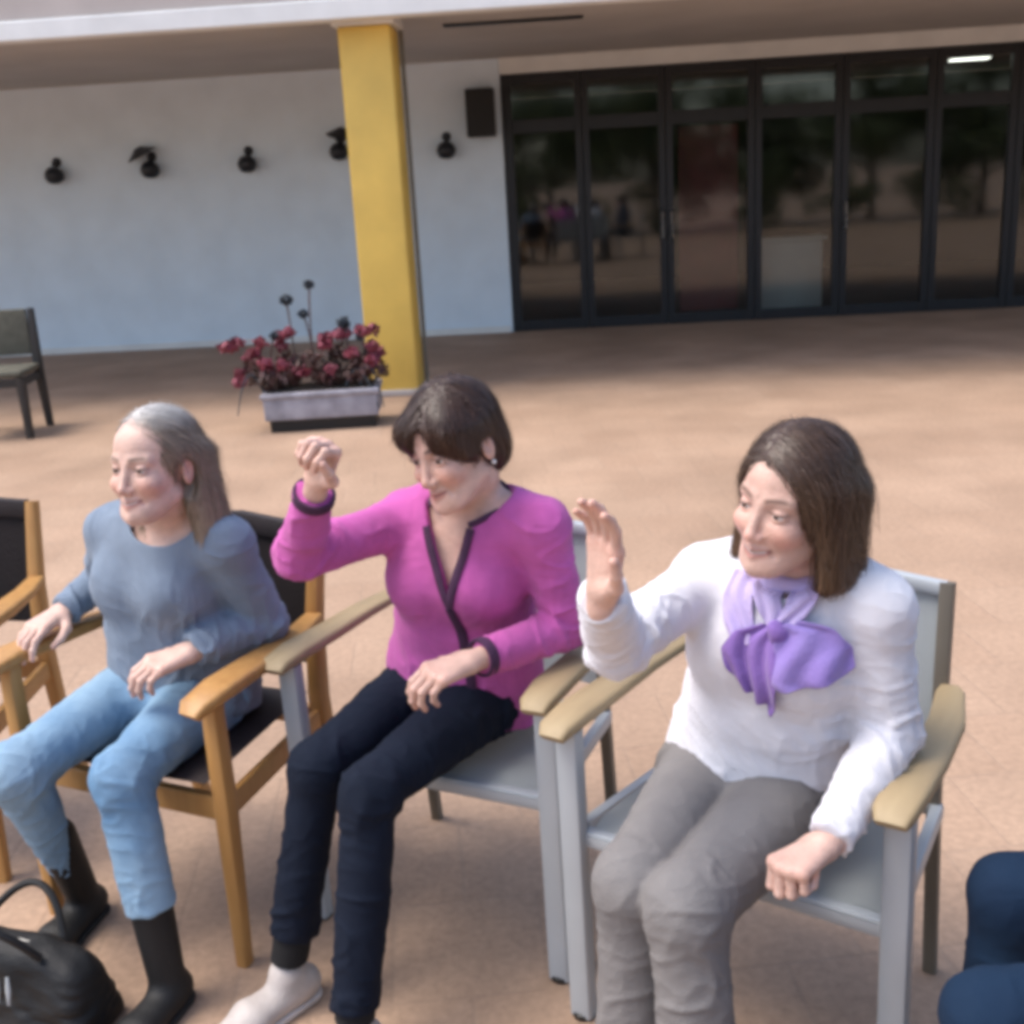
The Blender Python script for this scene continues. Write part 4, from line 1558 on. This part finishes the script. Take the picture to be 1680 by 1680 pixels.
trim(p2, 'trim', [(0.0, -.185 - .006 - .022 * i) for i in range(11)], (.011, .004), nk2, l2, u2, f2)
for s in (-1, 1):
    vp = [(s * (.2 * i / 12) * .33, -.185 + .2 * i / 12) for i in range(10)]
    trim(p2, 'trim', vp, (.009, .0045), nk2, l2, u2, f2)
rim = np.array([nk2 + l2 * math.cos(a_) * .074 + f2 * math.sin(a_) * .074 + u2 * .004 for a_ in np.linspace(math.radians(60), math.radians(-240), 36)])
rim = onto(p2.plain, rim, .001, 12)
MB().sweep([tuple(x_ - p2.base) for x_ in rim], .0065, 8).build('trim', M_TRIM, p2.top, True)
# dark bands on the cuffs
for s_, (a, b, c, r) in dict(L=((.098, 2.165, .725), (-.092, 2.012, .728), .92, .0355), R=((-.418, 2.110, .930), (-.350, 2.005, 1.098), .86, .0370)).items():
    a, b = A(a), A(b)
    ax = unit(b - a)
    c0 = a + (b - a) * c - ax * .008
    s1 = unit(np.cross(ax, A(0, .3, 1)))
    s2 = np.cross(ax, s1)
    MB().sweep([tuple(c0 + (s1 * math.cos(k * math.pi / 14) + s2 * math.sin(k * math.pi / 14)) * r - p2.base) for k in range(28)],
               1.0, 10, closed=True, flat=(.0035, .011), up=tuple(ax)).build('cuff_band', M_TRIM, p2.top, True)
# small pearl earring
bmx = MB().lathe([(.001, -.005), (.0045, -.002), (.0045, .002), (.001, .005)], 10, tuple(p2.hc + p2.HF @ A(.080, .010, -.045) - p2.base))
bmx.build('earring', mat('pearl', (.7, .66, .62), .25, .05), p2.root, True)

# ---------- the woman in the grey blue sweater
hR, hL, n, e = hips(CH1, .27, .53)
s0 = A(-.752, 2.375)
p1 = make_person('woman in grey blue sweater and light jeans, hand on chair arm, grey brown hair',
    dict(hipR=hR, hipL=hL, knR=(-1.065, 2.135, .485), knL=(-.815, 2.07, .495), anR=(-1.045, 2.31, .13), anL=(-.762, 1.985, .13),
         shR=P3(s0 - .158 * e, .915), shL=P3(s0 + .163 * e, .912), neck=P3(s0 + .010 * n - .012 * e, .972), headtop=(-.728, 2.306, 1.207),
         elR=(-.995, 2.625, .735), wrR=(-1.058, 2.50, .700), elL=(-.562, 2.385, .69), wrL=(-.692, 2.245, .685)),
    dict(smile=1.25, open=.5, brow=(.13, .085, .06), gaze=.2), (.60, .40, .325),
    dict(mat=M_SW_BLUE, o=.012, hem=.04, hemtilt=.3, fold=.0105, seed=14, belly=.01, wide=.004, neck=.0, wrist=.030),
    dict(mat=M_JEANS, o=.007, fold=.009, cuffL=.10, cuffR=.04),
    dict(mat=M_LEATHER, sole=M_SOLEB, dirL=(-.35, -.93, 0), dirR=(-.30, -.95, 0), shaft=.15, shaft_r=.045),
    dict(R=dict(D=(-.40, -.88, -.10), N=(0, 0, -1), T=P3(e, 0), curl=(.35, .5, .4), thumb=.5, spread=.06),
         L=dict(D=(-.84, -.50, -.10), N=(.05, .35, -1), T=P3(n, .1), curl=(.5, .65, .45), thumb=.5, spread=.0)),
    math.radians(-116), math.radians(-5), math.radians(2))


def vol1(L):
    S = L.copy()
    S[:, 0] = np.abs(S[:, 0])
    d = ell(L, (0, .020, .030), (.079, .097, .092))
    d = smin(d, econe(S, (.066, .038, .02), (.084, .060, -.165), (.4, 1, 0), .038, .021, .036, .022), .03)
    d = smin(d, econe(L, (0, .080, .01), (0, .098, -.17), (1, 0, 0), .066, .032, .068, .024), .03)
    d = smax(d, -ell(S, (0, -.105, -.030), (.071, .108, .122)), .008)
    d = smax(d, -ell(S, (.078, .004, -.030), (.022, .030, .045)), .01)
    d = smax(d, -ell(L, (0, .0, -.14), (.064, .066, .10)), .01)
    return smax(d, -(L[:, 2] + .19), .03)


def flow1(L):
    f = np.zeros_like(L)
    top = np.clip((L[:, 2] - .0) / .07, 0, 1.2)
    f[:, 0] = np.sign(L[:, 0] + .01) * top * .8
    f[:, 1] = .9 * top + .15
    f[:, 2] = -.9
    return f


make_hair(p1, vol1, flow1, colour_fn((.16, .11, .07), (.30, .21, .13), (.50, .48, .46), (.07, .112)), 13000, .09, 13)  # grey brown hair, its crown whitened in colour like a highlight from above

# ---------- the person at the side, of whom the photograph shows only the knees
CH4 = ((.90, 1.345), unit((1.0, .05)))
metal_chair(*CH4, 'grey garden armchair under the person in navy at the edge')
p4 = make_person('person in navy trousers seated facing sideways, knees reaching in beside the chair leg',
    dict(hipR=(1.06, 1.440, .535), hipL=(1.05, 1.265, .535), knR=(.725, 1.49, .52), knL=(.60, 1.265, .495), anR=(.71, 1.50, .10), anL=(.62, 1.26, .10),
         shR=(1.06, 1.51, .95), shL=(1.05, 1.195, .95), neck=(1.065, 1.352, 1.0), headtop=(1.02, 1.35, 1.235),
         elR=(1.09, 1.575, .70), elL=(1.07, 1.12, .70), wrR=(.90, 1.47, .655), wrL=(.88, 1.22, .655)),
    dict(smile=.4, brow=(.06, .04, .03)), (.585, .375, .30),
    dict(mat=M_NAVYTOP, o=.013, hem=.05, hemtilt=.3, fold=.0045, seed=22),
    dict(mat=M_NAVYB, o=.008, fold=.0045),
    dict(mat=M_LEATHER, sole=M_SOLEB, dirL=(-1, 0, 0), dirR=(-1, .05, 0)),
    dict(R=dict(D=(-.9, -.35, -.1), N=(0, 0, -1), T=(0, -1, 0), curl=(.3, .4, .3), thumb=.3, spread=.05),
         L=dict(D=(-.9, .35, -.1), N=(0, 0, -1), T=(0, 1, 0), curl=(.3, .4, .3), thumb=.3, spread=.05)),
    math.radians(180), math.radians(5), 0.0, res=1.5)
make_hair(p4, vol2, flow2, colour_fn((.03, .02, .015), (.05, .03, .02)), 5000, .06, 19)

# ------------------------------------------------------------------ black handbag on the paving
bag = empty('handbag', (-1.06, 1.985, 0), math.radians(-18))
tag(bag, 'black leather handbag with pale marks standing on the paving by the jeans', 'bag')


def bag_sdf(P):
    q = np.abs(P - A(0, 0, .115)) - A(.165 - .10 * (.115) * .0, .055, .085)
    q[:, 1] += .25 * np.clip(P[:, 2] - .06, 0, 1)
    q[:, 0] += .12 * np.clip(P[:, 2] - .10, 0, 1)
    d = np.linalg.norm(np.maximum(q, 0), axis=1) + np.minimum(q.max(1), 0) - .028
    return d


v, q = mesh_sdf(bag_sdf, A(-.24, -.13, -.02), A(.24, .13, .26), .005)
nn = smooth_field(v, q, vnormals(v, q), 2)
v = v + nn * (.007 * vnoise(v, 14, 3) + .004 * vnoise(v * A(1, 1, 2.2), 30, 5))[:, None]
v[:, 2] *= .88 - .25 * np.clip(v[:, 0] / .2, 0, 1) ** 2
v[:, 2] = np.maximum(v[:, 2], 0.001)
link_mesh('pouch', v, q, M_LEATHER, bag, True)
for sy in (-1, 1):
    MB().sweep(bez((-.10, sy * .035, .19), (.03, sy * .12, .36), (.10, sy * .035, .19), 14), .008, 8).build('handle', M_LEATHER, bag, True)
MB().sweep([(-.14, 0, .192), (-.05, .004, .198), (.05, -.003, .194), (.13, 0, .165)], .005, 6).build('zip', mat('zip', (.12, .12, .12), .4, .1, metal=.8), bag, True)
M_MARK = mat('pale mark', (.42, .45, .46), .5, .1)
for k in range(4):
    x = -.02 + k * .026
    MB().sweep([(x, -.083, .175), (x + .004, -.090, .15), (x + .002, -.093, .12)], [.003, .005, .003], 6).build('mark', M_MARK, bag, True)
